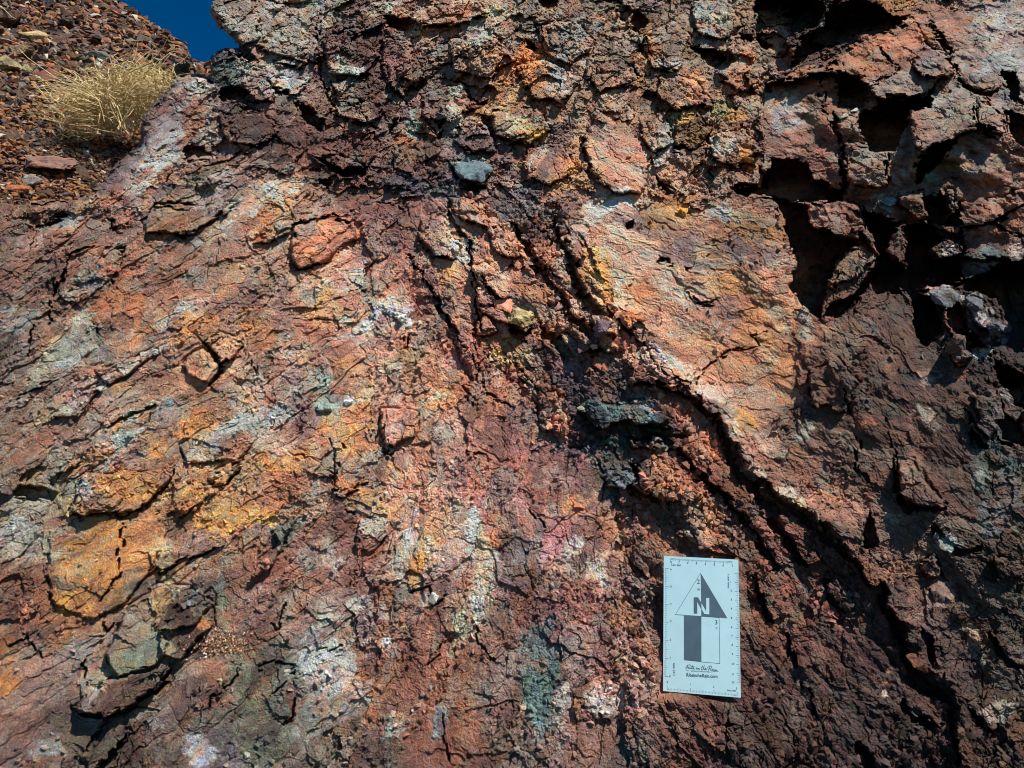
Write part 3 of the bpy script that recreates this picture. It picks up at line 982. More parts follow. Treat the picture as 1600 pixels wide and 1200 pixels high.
def lattice(vals, nx, ny, x0, y0, st, x, y):
    gx = np.clip((x - x0) / st, 0, nx - 1.001); gy = np.clip((y - y0) / st, 0, ny - 1.001)
    i = np.floor(gx).astype(int); j = np.floor(gy).astype(int)
    fx = gx - i; fy = gy - j
    fx = fx * fx * (3 - 2 * fx); fy = fy * fy * (3 - 2 * fy)
    if vals.ndim == 3: fx = fx[..., None]; fy = fy[..., None]
    return (vals[j, i] * (1 - fx) + vals[j, i + 1] * fx) * (1 - fy) + (vals[j + 1, i] * (1 - fx) + vals[j + 1, i + 1] * fx) * fy
hg = np.array([[float(v) for v in l.split()] for l in HG.strip().splitlines()])
H = lattice(hg, 9, 7, 0, 0, 200, PX + 30 * w1, PY + 30 * w2)
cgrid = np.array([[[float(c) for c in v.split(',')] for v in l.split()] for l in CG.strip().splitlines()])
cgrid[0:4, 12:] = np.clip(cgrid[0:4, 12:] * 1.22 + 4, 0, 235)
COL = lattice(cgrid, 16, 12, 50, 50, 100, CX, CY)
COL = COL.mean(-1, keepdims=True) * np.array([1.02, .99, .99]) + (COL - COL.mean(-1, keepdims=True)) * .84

def pts(s): return [tuple(float(c) for c in p.split(',')) for p in s.split()]
def box(poly, m):
    a = np.array(poly)[:, :2]; x0, y0 = a.min(0) - m; x1, y1 = a.max(0) + m
    i0, i1 = np.searchsorted(xs, [x0, x1]); j0, j1 = np.searchsorted(ys, [y0, y1])
    return (slice(j0, j1), slice(i0, i1)) if i1 > i0 and j1 > j0 else None
# zones
TH = np.full(PX.shape, 38.0); AN = np.full(PX.shape, 1.6); RG = np.full(PX.shape, .9); RU = np.full(PX.shape, .5); BD = np.full(PX.shape, .4)
for l in ZN.strip().splitlines():
    p, q = l.split('|'); p = pts(p); q = [float(v) for v in q.split()]
    b = box(p, 30)
    if b is None: continue
    m = poly_sd(p, WX[b] + 12 * w2[b], WY[b] + 12 * w1[b]) > 0
    for A, v in zip((TH, AN, RG, RU, BD), q): A[b] = np.where(m, v, A[b])
# cells stretched along the strike, at five sizes
c, s_ = np.cos(np.radians(TH)), np.sin(np.radians(TH))
la = U * c - V * s_; lb = U * s_ + V * c          # along / across the strike
la0, lb0 = la, lb
la = la + 11 * w1 + 1.5 * f1; lb = lb + 9 * w2 + 1.2 * f2
# some blocks keep smooth joint faces, others are shattered
_, a1, *_r = voro((la0 + 14 * w1) / (150 * AN), (lb0 + 14 * w2) / 120, 15); _, a2, *_r = voro((la0 + 9 * w1) / (62 * AN), (lb0 + 9 * w2) / 50, 16)
SM = np.clip(.30 + .95 * (.55 * a1 + .45 * a2) ** 1.2 * 1.25, .3, 1.35)
RG = RG * SM; RU = RU * (.45 + .55 * SM)
CELLS = []
HD = np.zeros(PX.shape); TINT = np.zeros(PX.shape + (3,))
edges = []
for k, (size, amp, tilt, seed) in enumerate(((95, 8.0, 14.0, 1), (43, 5.2, 9.5, 2), (21, 3.0, 5.6, 3), (10.5, 1.5, 2.9, 4), (5.2, .75, 1.4, 5))):
    q_ = (14, 9, 5, 2.5, 1.5)[k]; z_ = (2.5, 2, 1.4, .9, .5)[k]
    e, r1, r2, r3, r4, dx, dy = voro((la0 + q_ * w1 + z_ * f1) / (size * AN), (lb0 + q_ * w2 + z_ * f2) / size, seed)
    fl = (amp * (r1 - .5) + tilt * ((r2 - .5) * dx + (r3 - .5) * dy)) * RG
    rub = (amp * .8 * (r4 - .5) + tilt * .5 * ((r3 - .5) * dx + (r1 - .5) * dy) - amp * 1.2 * np.clip(np.maximum(np.abs(dx), np.abs(dy)) - .28, 0, 1)) * RU * (1.0 if size < 45 else .4)
    HD += fl + rub
    if k in (1, 2): CELLS.append((r1, r3))
    gw = (1.1, 1.0, .9, .8, .7)[k] / size * 1.6                # joint half width in cell units
    gap = sstep(gw * 1.5, gw * .4, e) * sstep((.5, .6, .82, 1.05, 1.2)[k], (.8, .95, 1.15, 1.4, 1.5)[k], r4 + .9 * fbm(U / (size * 3.5), V / (size * 3.5), 90 + k, 2))
    gap = gap * sstep(.0, .22, dy + (r3 - .5) * .8 * dx) * (.4 + .6 * (vnoise(U / size * 1.7, V / size * 1.7, 60 + k) > -.25))
    HD -= np.array([12, 9.5, 6.0, 2.6, 1.2])[k] * gap * np.clip(.55 * RG + .5 * RU, .17 if k < 3 else 0, 2)
    t = (r2 - .5); wgt = (0.18, .26, .26, .2, .12)[k] * (.35 + .65 * np.clip(RG + RU * .5, 0, 1.3))
    TINT[..., 0] += wgt * t; TINT[..., 1] += wgt * (r3 - .5); TINT[..., 2] += wgt * (r4 - .5)
for k, (size, amp, sd0) in enumerate(((30, 3.2, 6), (14, 1.9, 7), (7, 1.0, 8))):
    e, r1, r2, r3, r4, dx, dy = voro((U + .5 * V + 3 * w1) / size, (V - .4 * U + 3 * w2) / (size * .8), sd0 + 20)
    HD += amp * ((r1 - .5) + 1.6 * ((r2 - .5) * dx + (r3 - .5) * dy)) * (.45 * RG + .6 * RU) * (r4 > .35)
# bedding: shingled steps across the strike
bw = lb / 34 + .8 * fbm(la / 120, lb / 60, 21, 2) + 1.0 * (TINT[..., 0] + TINT[..., 2])
fr = bw - np.floor(bw); hs = TAB[2][(np.floor(bw).astype(int) * 7) & 255, 9]
HD += BD * (2.6 + 3 * hs) * (fr - sstep(.88, 1.0, fr)) * sstep(-.3, .5, vnoise(la / 120, lb / 50, 33))
bw2 = lb / 11 + .6 * fbm(la / 60, lb / 30, 27, 2) + 2.0 * (TINT[..., 1] - TINT[..., 0])
fr2 = bw2 - np.floor(bw2)
HD += (.1 + BD) * .8 * (fr2 - sstep(.85, 1.0, fr2)) * sstep(-.1, .6, vnoise(la / 50, lb / 24, 35))
# fine roughness
n1 = ridge(la / 26, lb / 15, 41, 5, .6); n2 = fbm(la / 7, lb / 5, 44, 4, .65); n3 = ridge(la / 130, lb / 80, 47, 4)
HD += .95 * RG * n1 + .75 * (.5 + .5 * RG + .3 * RU) * n2 + 3.5 * RG * n3
HD += (.35 + .25 * RU) * (rng.random(PX.shape) - .5) * 1.2
H = H + HD

def clampwarp(b, k=1.0): return PX[b] + (WX[b] - PX[b]) * k, PY[b] + (WY[b] - PY[b]) * k
for l in RS.strip().splitlines():
    p, q = l.split('|'); h, tx, ty, ew = [float(v) for v in p.split()]; q = pts(q)
    b = box(q, 12); x, y = clampwarp(b, .55)
    sd_ = poly_sd(q, x, y); m = sstep(-ew * .28, ew * .34, sd_)
    cx, cy = np.mean(q, 0)
    H[b] += m * (h * (.75 if cx < 1180 else 1.0) + tx * (x - cx) / 100 + ty * (cy - y) / 100 * -1)
    H[b] -= 4.5 * np.exp(-((sd_ + ew * .4) / 1.9) ** 2) * sstep(-.6, .3, f1[b] + w2[b])          # seam round the block
for l in PT.strip().splitlines():
    p, q = l.split('|'); h = float(p); q = pts(q)
    b = box(q, 14); x, y = clampwarp(b, .6)
    sd_ = poly_sd(q, x, y); m = sstep(-.8, 2.4, sd_)
    H[b] -= m * h * 1.5
def polyline(q, x, y):
    best = np.full(x.shape, 1e9); side = np.zeros(x.shape); pos = np.zeros(x.shape)
    for (ax, ay, aw), (bx, by, bw_) in zip(q[:-1], q[1:]):
        ex, ey = bx - ax, by - ay; L2 = ex * ex + ey * ey
        t = np.clip(((x - ax) * ex + (y - ay) * ey) / L2, 0, 1)
        d = np.hypot(x - ax - t * ex, y - ay - t * ey); w = aw + (bw_ - aw) * t
        r = d / (w * .5)
        m = r < best; best = np.where(m, r, best)
        side = np.where(m, np.where(ex * (y - ay) - ey * (x - ax) < 0, 1, -1) * d, side)
        end = ((ax, ay) == q[0][:2]) * (t <= 0) + ((bx, by) == q[-1][:2]) * (t >= 1)
        pos = np.where(m, end, pos)
    return best, side, pos
for l in CR.strip().splitlines():
    p, q = l.split('|'); h, up = [float(v) for v in p.split()]; q = pts(q)
    b = box(q, 75); x, y = clampwarp(b, .75)
    r, side, end = polyline(q, x, y)
    r = r * (1.12 + .35 * w2[b] + .28 * f1[b])
    if (q[-1][0] - q[0][0]) < 0: side = -side
    # raise the upper lip, fading away from the fissure
    H[b] += up * np.clip(side > 0, 0, 1) * np.exp(-(np.abs(side) / 38) ** 2) * (1 - end) * sstep(0, 3, side)
    H[b] -= min(h * 1.35, 14 + h * .45) * sstep(1.15, .45, r)

# ---- outline against the sky and the scree
SIL = [(-700, 345), (-100, 335), (0, 318), (60, 318), (120, 312), (152, 298), (192, 252), (222, 226), (224, 186), (256, 150),
       (275, 126), (310, 122), (332, 130), (334, 108), (332, 92), (345, 82), (366, 78), (384, 78), (374, 66), (360, 54), (345, 40), (331, 23),
       (338, 6), (356, -12), (440, -140), (1000, -640), (2400, -640), (2400, 1900), (-700, 1900)]
b = (slice(0, np.searchsorted(ys, 420)), slice(0, np.searchsorted(xs, 470)))
sdS = np.full(PX.shape, 99.0)
x, y = clampwarp(b, .5)
sdS[b] = poly_sd(SIL, x, y)
H -= 330 * sstep(1.0, -4.0, sdS) + 7 * sstep(9, 1, sdS)

# ---- bed for the scale card
CARD_C = np.array([.20234985, -.25735151, .79107036]); CARD_W, CARD_H = .079, .13953
CARD_R = np.array([[.97969907, .05467273, .19287463], [-.0058458, .96947597, -.24511664], [-.20038851, .23901303, .95011431]])
cn = CARD_R[:, 2]
cardpoly = [(1038, 869.5), (1153.8, 873.4), (1157.7, 1090), (1035.3, 1080)]
b = box(cardpoly, 40)
xn = (PX[b] - 800) / F; yn = (600 - PY[b]) / F
zc = (cn @ CARD_C) / (cn[0] * xn + cn[1] * yn + cn[2])            # depth of the card's plane
hcard = (Z0 + zc * (K * yn - 1)) / S * 1000
sdc = poly_sd(cardpoly, PX[b], PY[b])
lim = hcard - 1.6 - 7.0 * np.clip(.35 + 1.3 * fbm(U[b] / 45, V[b] / 45, 71, 3), 0, 1)
m = sstep(-16, 1, sdc)
low = np.minimum(H[b], lim) * .5 + .5 * np.clip(H[b], lim - 7, lim)
H[b] = H[b] * (1 - m) + m * low

# ------------------------------------------------------------------ mineral colour (stays with the rock; its lattice has some painted shade)
for l in PC.strip().splitlines():
    q, st_ = l.rsplit(None, 1); q, c3 = q.rsplit(None, 1)
    x0, y0, rx, ry, an = [float(v) for v in q.split()]; c3 = [float(v) for v in c3.split(',')]
    R_ = max(rx, ry) * 1.5 + 14
    b = box([(x0, y0)], R_)
    if b is None: continue
    dx = PX[b] + 6 * w1[b] + 2 * f1[b] + ox[b] * .9 - x0; dy = PY[b] + 6 * w2[b] + 2 * f2[b] + oy[b] * .9 - y0
    a = math.radians(an); u_ = dx * math.cos(a) - dy * math.sin(a); v_ = dx * math.sin(a) + dy * math.cos(a)
    r = np.sqrt((u_ / (rx * 1.08 + 2)) ** 2 + (v_ / (ry * 1.08 + 2.5)) ** 2) + .20 * n2[b] + .10 * f1[b]
    m = (sstep(1.12, .86, r) * float(st_))[..., None]
    COL[b] = COL[b] * (1 - m) + np.array(c3) * m
# variation: each stone its own value and hue, streaks along the strike, crusts and specks
LUM = COL.mean(-1, keepdims=True)
br = 1 + .95 * TINT[..., 0:1]
COL = COL * br
hue = TINT[..., 1:2]
COL = COL * (1 + np.clip(hue * 2.2, -1, 1) * np.array([.10, .03, -.16]))
st1 = fbm(la / 42, lb / 18, 51, 5, .64); st2 = fbm(la / 12, lb / 6, 54, 4, .7); st3 = fbm(U / 110, V / 110, 57, 5, .6)
COL = COL * (1 + .16 * st1 + .18 * st2)[..., None]
def over(m, c3):
    global COL
    m = m[..., None]; COL = COL * (1 - m) + np.array(c3, float) * m * np.clip(LUM / 120, .45, 1.25)
for q1_, q3_ in CELLS:
    k_ = .6 + .4 * vnoise(U / 6, V / 6, 95)
    over(.5 * k_ * (q1_ > .91), (176, 166, 150)); over(.32 * k_ * ((q1_ > .83) & (q1_ < .90) & (PX < 1260)), (186, 122, 58))
    over(.5 * k_ * (q1_ < .10), (98, 66, 64)); over(.5 * k_ * ((q1_ > .10) & (q1_ < .17)), (112, 116, 104)); over(.45 * k_ * ((q1_ > .17) & (q1_ < .26)), (165, 105, 84))
over(.45 * sstep(.30, .62, fbm(la / 30, lb / 18, 61, 5, .68) + .25 * st3), (168, 166, 150))     # pale crust
over(.28 * sstep(.34, .60, fbm(la / 44 + 9, lb / 22, 63, 5, .66) - .1 * st3), (190, 118, 52))   # ochre
over(.50 * sstep(.32, .60, fbm(la / 50 + 3, lb / 24, 66, 5, .66)), (92, 62, 60))                # dark varnish
over(.45 * sstep(.36, .6, fbm(la / 40 + 3, lb / 30 + 8, 68, 5, .66)), (158, 84, 58))            # rust
over(.40 * sstep(.42, .62, fbm(la / 36 + 31, lb / 20 + 8, 70, 5, .66)), (112, 122, 112))        # grey green
sp = rng.random(PX.shape); sp2 = rng.random(PX.shape)
over(.5 * (sp > .992) * sstep(-.2, .4, st3), (225, 215, 200))
COL = COL * (1 + .16 * (sp2 - .5))[..., None]
COL = np.clip(COL, 14, 245)
GAIN = 1.36
lin = s2l(COL) * GAIN
# a little more saturation, as in the photograph's minerals
g = lin.mean(-1, keepdims=True); lin = g + (lin - g) * .80
chroma = np.clip((lin.max(-1, keepdims=True) - lin.min(-1, keepdims=True)) / (lin.max(-1, keepdims=True) + 1e-6) * 1.6, 0, 1)
lin = np.clip(lin * (1 + chroma * np.array([.02, .01, -.07])), .004, .9); lin = lin / (1 + .55 * np.clip(lin.mean(-1, keepdims=True) - .22, 0, 1) * 1.6)

# ------------------------------------------------------------------ materials
def new_mat(name, rough=.85, spec=.3):
    m = bpy.data.materials.new(name); m.use_nodes = True
    nt = m.node_tree; p = nt.nodes['Principled BSDF']
    p.inputs['Roughness'].default_value = rough; p.inputs['Specular IOR Level'].default_value = spec
    return m, nt, p
def plain(name, col, rough=.7, spec=.3, metal=0, lo=.9, hi=1.08):
    m, nt, p = new_mat(name, rough, spec); c = s2l(col)
    p.inputs['Base Color'].default_value = (*c, 1); p.inputs['Metallic'].default_value = metal
    n = nt.nodes.new('ShaderNodeTexNoise'); n.inputs['Scale'].default_value = 60; n.inputs['Detail'].default_value = 5
    tc = nt.nodes.new('ShaderNodeTexCoord'); nt.links.new(tc.outputs['Object'], n.inputs['Vector'])
    mx = nt.nodes.new('ShaderNodeMix'); mx.data_type = 'RGBA'; mx.inputs[6].default_value = (*(c * lo), 1); mx.inputs[7].default_value = (*np.minimum(c * hi, 1), 1)
    nt.links.new(n.outputs[0], mx.inputs[0]); nt.links.new(mx.outputs[2], p.inputs['Base Color'])
    return m
def rock_mat(name, attr=True, scale=1.0, bump=.5, dist=.0012):
    m, nt, p = new_mat(name, .8, .25)
    N = nt.nodes; L = nt.links
    tc = N.new('ShaderNodeTexCoord')
    def noise(s, d=6, r=.65):
        n = N.new('ShaderNodeTexNoise'); n.inputs['Scale'].default_value = s * scale; n.inputs['Detail'].default_value = d
        n.inputs['Roughness'].default_value = r; L.new(tc.outputs['Object'], n.inputs['Vector']); return n
    if attr:
        a = N.new('ShaderNodeVertexColor'); a.layer_name = 'Col'; base = a.outputs[0]
    else:
        oi = N.new('ShaderNodeObjectInfo'); rp = N.new('ShaderNodeValToRGB')
        cols = [(84, 62, 50), (120, 88, 66), (70, 54, 48), (136, 104, 78), (110, 70, 54), (112, 106, 90), (60, 46, 42), (130, 96, 60)]
        rp.color_ramp.interpolation = 'CONSTANT'
        for i, c3 in enumerate(cols):
            e = rp.color_ramp.elements[i] if i < 2 else rp.color_ramp.elements.new(i / 8)
            e.position = i / 8; e.color = (*s2l(c3), 1)
        L.new(oi.outputs['Random'], rp.inputs[0]); base = rp.outputs[0]
    n = noise(520); rmp = N.new('ShaderNodeMapRange'); rmp.inputs[1].default_value = .3; rmp.inputs[2].default_value = .7
    rmp.inputs[3].default_value = .62; rmp.inputs[4].default_value = 1.38
    L.new(n.outputs[0], rmp.inputs[0])
    vm = N.new('ShaderNodeVectorMath'); vm.operation = 'SCALE'; L.new(base, vm.inputs[0]); L.new(rmp.outputs[0], vm.inputs['Scale'])
    # tiny mineral grains
    vo = N.new('ShaderNodeTexVoronoi'); vo.inputs['Scale'].default_value = 700 * scale; L.new(tc.outputs['Object'], vo.inputs['Vector'])
    mx = N.new('ShaderNodeMix'); mx.data_type = 'RGBA'; mx.blend_type = 'OVERLAY'; mx.inputs[0].default_value = .18
    L.new(vm.outputs[0], mx.inputs[6]); L.new(vo.outputs['Color'], mx.inputs[7])
    L.new(mx.outputs[2], p.inputs['Base Color'])
    n2 = noise(300, 8, .7); n3 = noise(1100, 3, .6)
    ad = N.new('ShaderNodeMath'); ad.operation = 'MULTIPLY_ADD'; L.new(n3.outputs[0], ad.inputs[0]); ad.inputs[1].default_value = .35; L.new(n2.outputs[0], ad.inputs[2])
    bp = N.new('ShaderNodeBump'); bp.inputs['Strength'].default_value = bump; bp.inputs['Distance'].default_value = dist / scale * 1.0
    L.new(ad.outputs[0], bp.inputs['Height']); L.new(bp.outputs[0], p.inputs['Normal'])
    rr = N.new('ShaderNodeMapRange'); rr.inputs[3].default_value = .55; rr.inputs[4].default_value = .95
    L.new(n2.outputs[0], rr.inputs[0]); L.new(rr.outputs[0], p.inputs['Roughness'])
    return m
M_ROCK = rock_mat('banded_rock', True, 1.0, .9, .003)
M_STONE = rock_mat('scree_stone', False, .35, .8, .003)
M_CHIP = rock_mat('chip_rock', True, .8, .6, .002)

def surf_point(px, py, h_mm):
    """world point on the sight line of (px,py) at height h above the outcrop's mean plane"""
    xn = (px - 800) / F; yn = (600 - py) / F
    z = (Z0 - h_mm * .001 * S) / (1 - K * yn)
    return to_world(z * xn, z * yn, z)
CO = surf_point(PX, PY, H)
idx = np.arange(NY * NX).reshape(NY, NX)
Q = np.stack([idx[:-1, :-1], idx[1:, :-1], idx[1:, 1:], idx[:-1, 1:]], -1).reshape(-1, 4)
keep = (sdS > -4.5).ravel()
Q = Q[keep[Q].all(1)]
used = np.zeros(NY * NX, bool); used[Q.ravel()] = True
remap = np.cumsum(used) - 1
rock = mesh_np('rock_face', CO.reshape(-1, 3)[used], quads=remap[Q], mat=M_ROCK, smooth=False, col=lin.reshape(-1, 3)[used])
tag(rock, kind='structure')
def Hat(px, py):
    i = min(max(int(np.searchsorted(xs, px)), 0), NX - 1); j = min(max(int(np.searchsorted(ys, py)), 0), NY - 1)
    return H[j, i], lin[j, i]
# ------------------------------------------------------------------ angular stones
def hull(seed, n=14, flat=.6, elong=1.0):
    r = np.random.default_rng(seed); p = r.normal(size=(n, 3)); p /= np.linalg.norm(p, axis=1)[:, None]
    p *= r.uniform(.72, 1.05, (n, 1)); p *= np.array([elong, 1, flat])
    bm = bmesh.new(); [bm.verts.new(q) for q in p]
    bmesh.ops.convex_hull(bm, input=bm.verts[:])
    for v in [v for v in bm.verts if not v.link_faces]: bm.verts.remove(v)
    bmesh.ops.triangulate(bm, faces=bm.faces[:]); bm.verts.index_update()
    V_ = np.array([v.co[:] for v in bm.verts]); F_ = np.array([[v.index for v in f.verts] for f in bm.faces]); bm.free()
    return V_, F_
HULLS = [hull(i, 10 + i % 6, (.45, .6, .75, .5)[i % 4], (1.0, 1.35, 1.15)[i % 3]) for i in range(14)]
def rand_rot(r, up, tilt=.5):
    """rotation taking local z near the direction up"""
    z = np.asarray(up) + r.normal(size=3) * tilt; z /= np.linalg.norm(z)
    a = r.normal(size=3); x = np.cross(a, z); x /= np.linalg.norm(x); y = np.cross(z, x)
    return np.stack([x, y, z], 1)
def heap(name, items, mat, parent=None):
    """items: (centre, size, up, tilt, colour) -> one mesh of many angular stones"""
    r = np.random.default_rng(len(items)); vs = []; fs = []; cs = []; n = 0
    for c_, sz, up, tilt, col_ in items:
        V_, F_ = HULLS[r.integers(len(HULLS))]
        vs.append(V_ @ rand_rot(r, up, tilt).T * sz + c_); fs.append(F_ + n); n += len(V_); cs.append(np.repeat([col_], len(V_), 0))
    return mesh_np(name, np.concatenate(vs), tris=np.concatenate(fs), mat=mat, col=np.concatenate(cs), parent=parent)
def rough_stone(name, seed, size, colours, mat, cuts=3, amp=.13, flat=.6, elong=1.2, n=12):
    """a single larger stone: faceted hull, subdivided and chipped"""
    V_, F_ = hull(seed, n, flat, elong)
    bm = bmesh.new(); vv = [bm.verts.new(p) for p in V_]
    for f in F_: bm.faces.new([vv[i] for i in f])
    bmesh.ops.bevel(bm, geom=bm.edges[:], offset=.035, segments=1, affect='EDGES')
    bmesh.ops.triangulate(bm, faces=bm.faces[:])
    for k in range(cuts):
        L_ = [e for e in bm.edges if e.calc_length() > .16]
        if L_: bmesh.ops.subdivide_edges(bm, edges=L_, cuts=1)
        bmesh.ops.triangulate(bm, faces=[f for f in bm.faces if len(f.verts) > 3])
    bm.verts.index_update(); P = np.array([v.co[:] for v in bm.verts]); T = np.array([[v.index for v in f.verts] for f in bm.faces]); bm.free()
    n_ = fbm(P[:, 0] * 4 + P[:, 2] * 2.3 + seed, P[:, 1] * 4 - P[:, 2] * 3.1, seed, 4, .6)
    e, r1, *_ = voro(P[:, 0] * 3 + P[:, 2], P[:, 1] * 3 + P[:, 2] * 1.3, seed)
    P = P * (1 + amp * n_ + amp * .8 * (r1 - .5))[:, None]
    t = sstep(-.3, .4, fbm(P[:, 0] * 2.5 + 4, P[:, 1] * 2.5 + P[:, 2], seed + 2, 4, .6))[:, None]
    cc = s2l(colours[0]) * (1 - t) + s2l(colours[-1]) * t
    cc = np.clip(cc * 1.25 * (1 + .25 * n_[:, None]), .004, .85)
    return mesh_np(name, P * size, tris=T, mat=mat, col=cc)
def place(o, pos, up, spin, r=None):
    z = Vector(up).normalized(); x = Vector(RV) - z * Vector(RV).dot(z); x.normalize(); y = z.cross(x)
    m = Matrix((x, y, z)).transposed() @ Matrix.Rotation(spin, 3, 'Z')
    o.matrix_world = Matrix.Translation(Vector(pos)) @ m.to_4x4()

# ------------------------------------------------------------------ scree hillside behind the outcrop
crest_px = [-900, -300, 60, 180, 240, 285, 298, 330, 400, 700]; crest_py = [-560, -300, -75, 2, 40, 72, 97, 106, 160, 400]
def hill_ends(px):
    px = np.asarray(px, float)
    yb = np.full(px.shape, 470.0); zb = np.interp(px, [-900, 0, 700], [1.02, 1.12, 1.5])
    yc = np.interp(px, crest_px, crest_py); zc_ = np.interp(px, [-900, 60, 300, 700], [3.6, 2.7, 2.3, 2.2])
    return yb, zb, yc, zc_
def hill_pt(px, t, lift=0.0):
    px = np.asarray(px, float); yb, zb, yc, zc_ = hill_ends(px)
    xn = (px - 800) / F
    B = np.stack([zb * xn, zb * (600 - yb) / F, zb], -1); T_ = np.stack([zc_ * xn, zc_ * (600 - yc) / F, zc_], -1)
    t = np.asarray(t, float)[..., None]
    P = B + (T_ - B) * np.minimum(t, 1) + np.maximum(t - 1, 0) * np.array([.3, -1.6, 1.6])
    W = to_world(P[..., 0], P[..., 1], P[..., 2])
    return W
def hill_t(px, py):
    yb, zb, yc, zc_ = hill_ends(px); y_ = (600 - py) / F; Yb = zb * (600 - yb) / F; Yc = zc_ * (600 - yc) / F
    return (y_ * zb - Yb) / ((Yc - Yb) - y_ * (zc_ - zb))
HUP = np.array([.05, -.55, .83])
gx = np.linspace(-900, 640, 620); gt = np.concatenate([np.linspace(0, 1, 420), np.linspace(1.01, 1.8, 12)])
GX, GT = np.meshgrid(gx, gt)
HW = hill_pt(GX, GT)
hn = fbm(HW[..., 0] * 5, HW[..., 2] * 5 + HW[..., 1] * 3, 5, 5); e, r1, r2, r3, r4, dx, dy = voro(HW[..., 0] * 40, HW[..., 2] * 36 + HW[..., 1] * 20, 8)
e2, q1, q2, q3, q4, _, _ = voro(HW[..., 0] * 14, HW[..., 2] * 13 + HW[..., 1] * 7, 9)
HW = HW + ((.009 * hn + .008 * (r1 - .5) + .008 * (q1 - .5)) * (1 - .0 * GT))[..., None] * HUP
hc = np.array([60, 47, 38.0]) * (1 + .5 * (r2 - .5) + .4 * hn)[..., None] + ((r3 - .5) * 26)[..., None] * np.array([1, .6, .2])
i2 = np.arange(HW.shape[0] * HW.shape[1]).reshape(HW.shape[:2])
HQ = np.stack([i2[:-1, :-1], i2[:-1, 1:], i2[1:, 1:], i2[1:, :-1]], -1).reshape(-1, 4)
hill = mesh_np('hillside', HW.reshape(-1, 3), quads=HQ, mat=M_CHIP, smooth=False, col=s2l(np.clip(hc, 10, 200)).reshape(-1, 3))
tag(hill, kind='structure')
def hill_z(px, py): t = hill_t(px, py); yb, zb, yc, zc_ = hill_ends(px); return zb + (zc_ - zb) * t
r = np.random.default_rng(11)
PAL = [(88, 64, 52), (126, 92, 68), (72, 56, 50), (142, 112, 84), (112, 72, 56), (116, 110, 94), (62, 48, 44), (134, 98, 62), (98, 84, 80), (150, 92, 60)]
items = []
while len(items) < 24000:
    px = r.uniform(-160, 380); yc = np.interp(px, crest_px, crest_py); py = yc + (345 - yc) * r.random()
    if px > 340 or py < -60: continue
    near = sstep(120, 330, py)
    s_px = (2.4 + 6.5 * r.random() ** 2.0) * (1 - .25 * near)
    z = float(hill_z(px, py)); p = hill_pt(px, float(hill_t(px, py)))
    sz = s_px * z / F
    col_ = s2l(PAL[r.integers(len(PAL))]) * r.uniform(.6, 1.4) * np.array([1.1, 1.08, 1.1])
    if r.random() < .03: col_ = s2l((190, 180, 160))
    if py > 170 and r.random() < .25: col_ = s2l((140, 96, 56))
    items.append((p + HUP * sz * r.uniform(.1, .9), sz, HUP, .5, col_))
for _ in range(9000):                                           # the slope goes on beyond the left edge
    px = r.uniform(-620, -120); py = r.uniform(-300, 420); yc = np.interp(px, crest_px, crest_py)
    if py < yc: continue
    z = float(hill_z(px, py)); sz = (3 + 7 * r.random() ** 2) * z / F
    items.append((hill_pt(px, float(hill_t(px, py))) + HUP * sz * r.uniform(.1, .9), sz, HUP, .5, s2l(PAL[r.integers(len(PAL))]) * r.uniform(.7, 1.4)))
tag(heap('scree_gravel', items, M_CHIP), kind='stuff')
protos = []
for i in range(9):
    V_, F_ = hull(100 + i, 12 + i % 5, (.5, .7, .6)[i % 3], (1.1, 1.4, 1.0)[i % 3])
    bm = bmesh.new(); vv = [bm.verts.new(p) for p in V_]
    for f in F_: bm.faces.new([vv[k] for k in f])
    bmesh.ops.bevel(bm, geom=bm.edges[:], offset=.05, segments=1, affect='EDGES')
    bmesh.ops.subdivide_edges(bm, edges=[e_ for e_ in bm.edges if e_.calc_length() > .4], cuts=2)
    bmesh.ops.triangulate(bm, faces=bm.faces[:])
    for v in bm.verts:
        v.co *= 1 + .12 * float(fbm(np.array([v.co.x * 2.2 + i]), np.array([v.co.y * 2.2 + v.co.z * 1.7]), i, 3)[0])
    me = bpy.data.meshes.new('scree_stone'); bm.to_mesh(me); bm.free(); me.materials.append(M_STONE); protos.append(me)
cnt = 0
while cnt < 270:
    px = r.uniform(-40, 335); yc = np.interp(px, crest_px, crest_py); py = yc + (330 - yc) * r.random() ** .9
    if py < -20 or (px - 185) ** 2 / 95 ** 2 + (py - 160) ** 2 / 52 ** 2 < 1 or (px > 215 and py > 150) or (px > 150 and py > 270): continue
    s_px = 6.0 + 9.0 * r.random() ** 2.2
    if py > 170: s_px *= .75
    z = float(hill_z(px, py)); p = hill_pt(px, float(hill_t(px, py))); sz = s_px * z / F
    o = link(bpy.data.objects.new('scree_stone', protos[cnt % 9]))
    Rm = rand_rot(r, HUP, .45); o.matrix_world = Matrix.Translation(Vector(p + HUP * sz * .35)) @ Matrix(Rm.tolist()).to_4x4() @ Matrix.Diagonal((sz, sz * r.uniform(.75, 1.1), sz * r.uniform(.8, 1.1), 1))
    tag(o, 'small angular brown stone among many lying loose on the scree slope', 'stone', 'loose stones on the scree slope'); cnt += 1
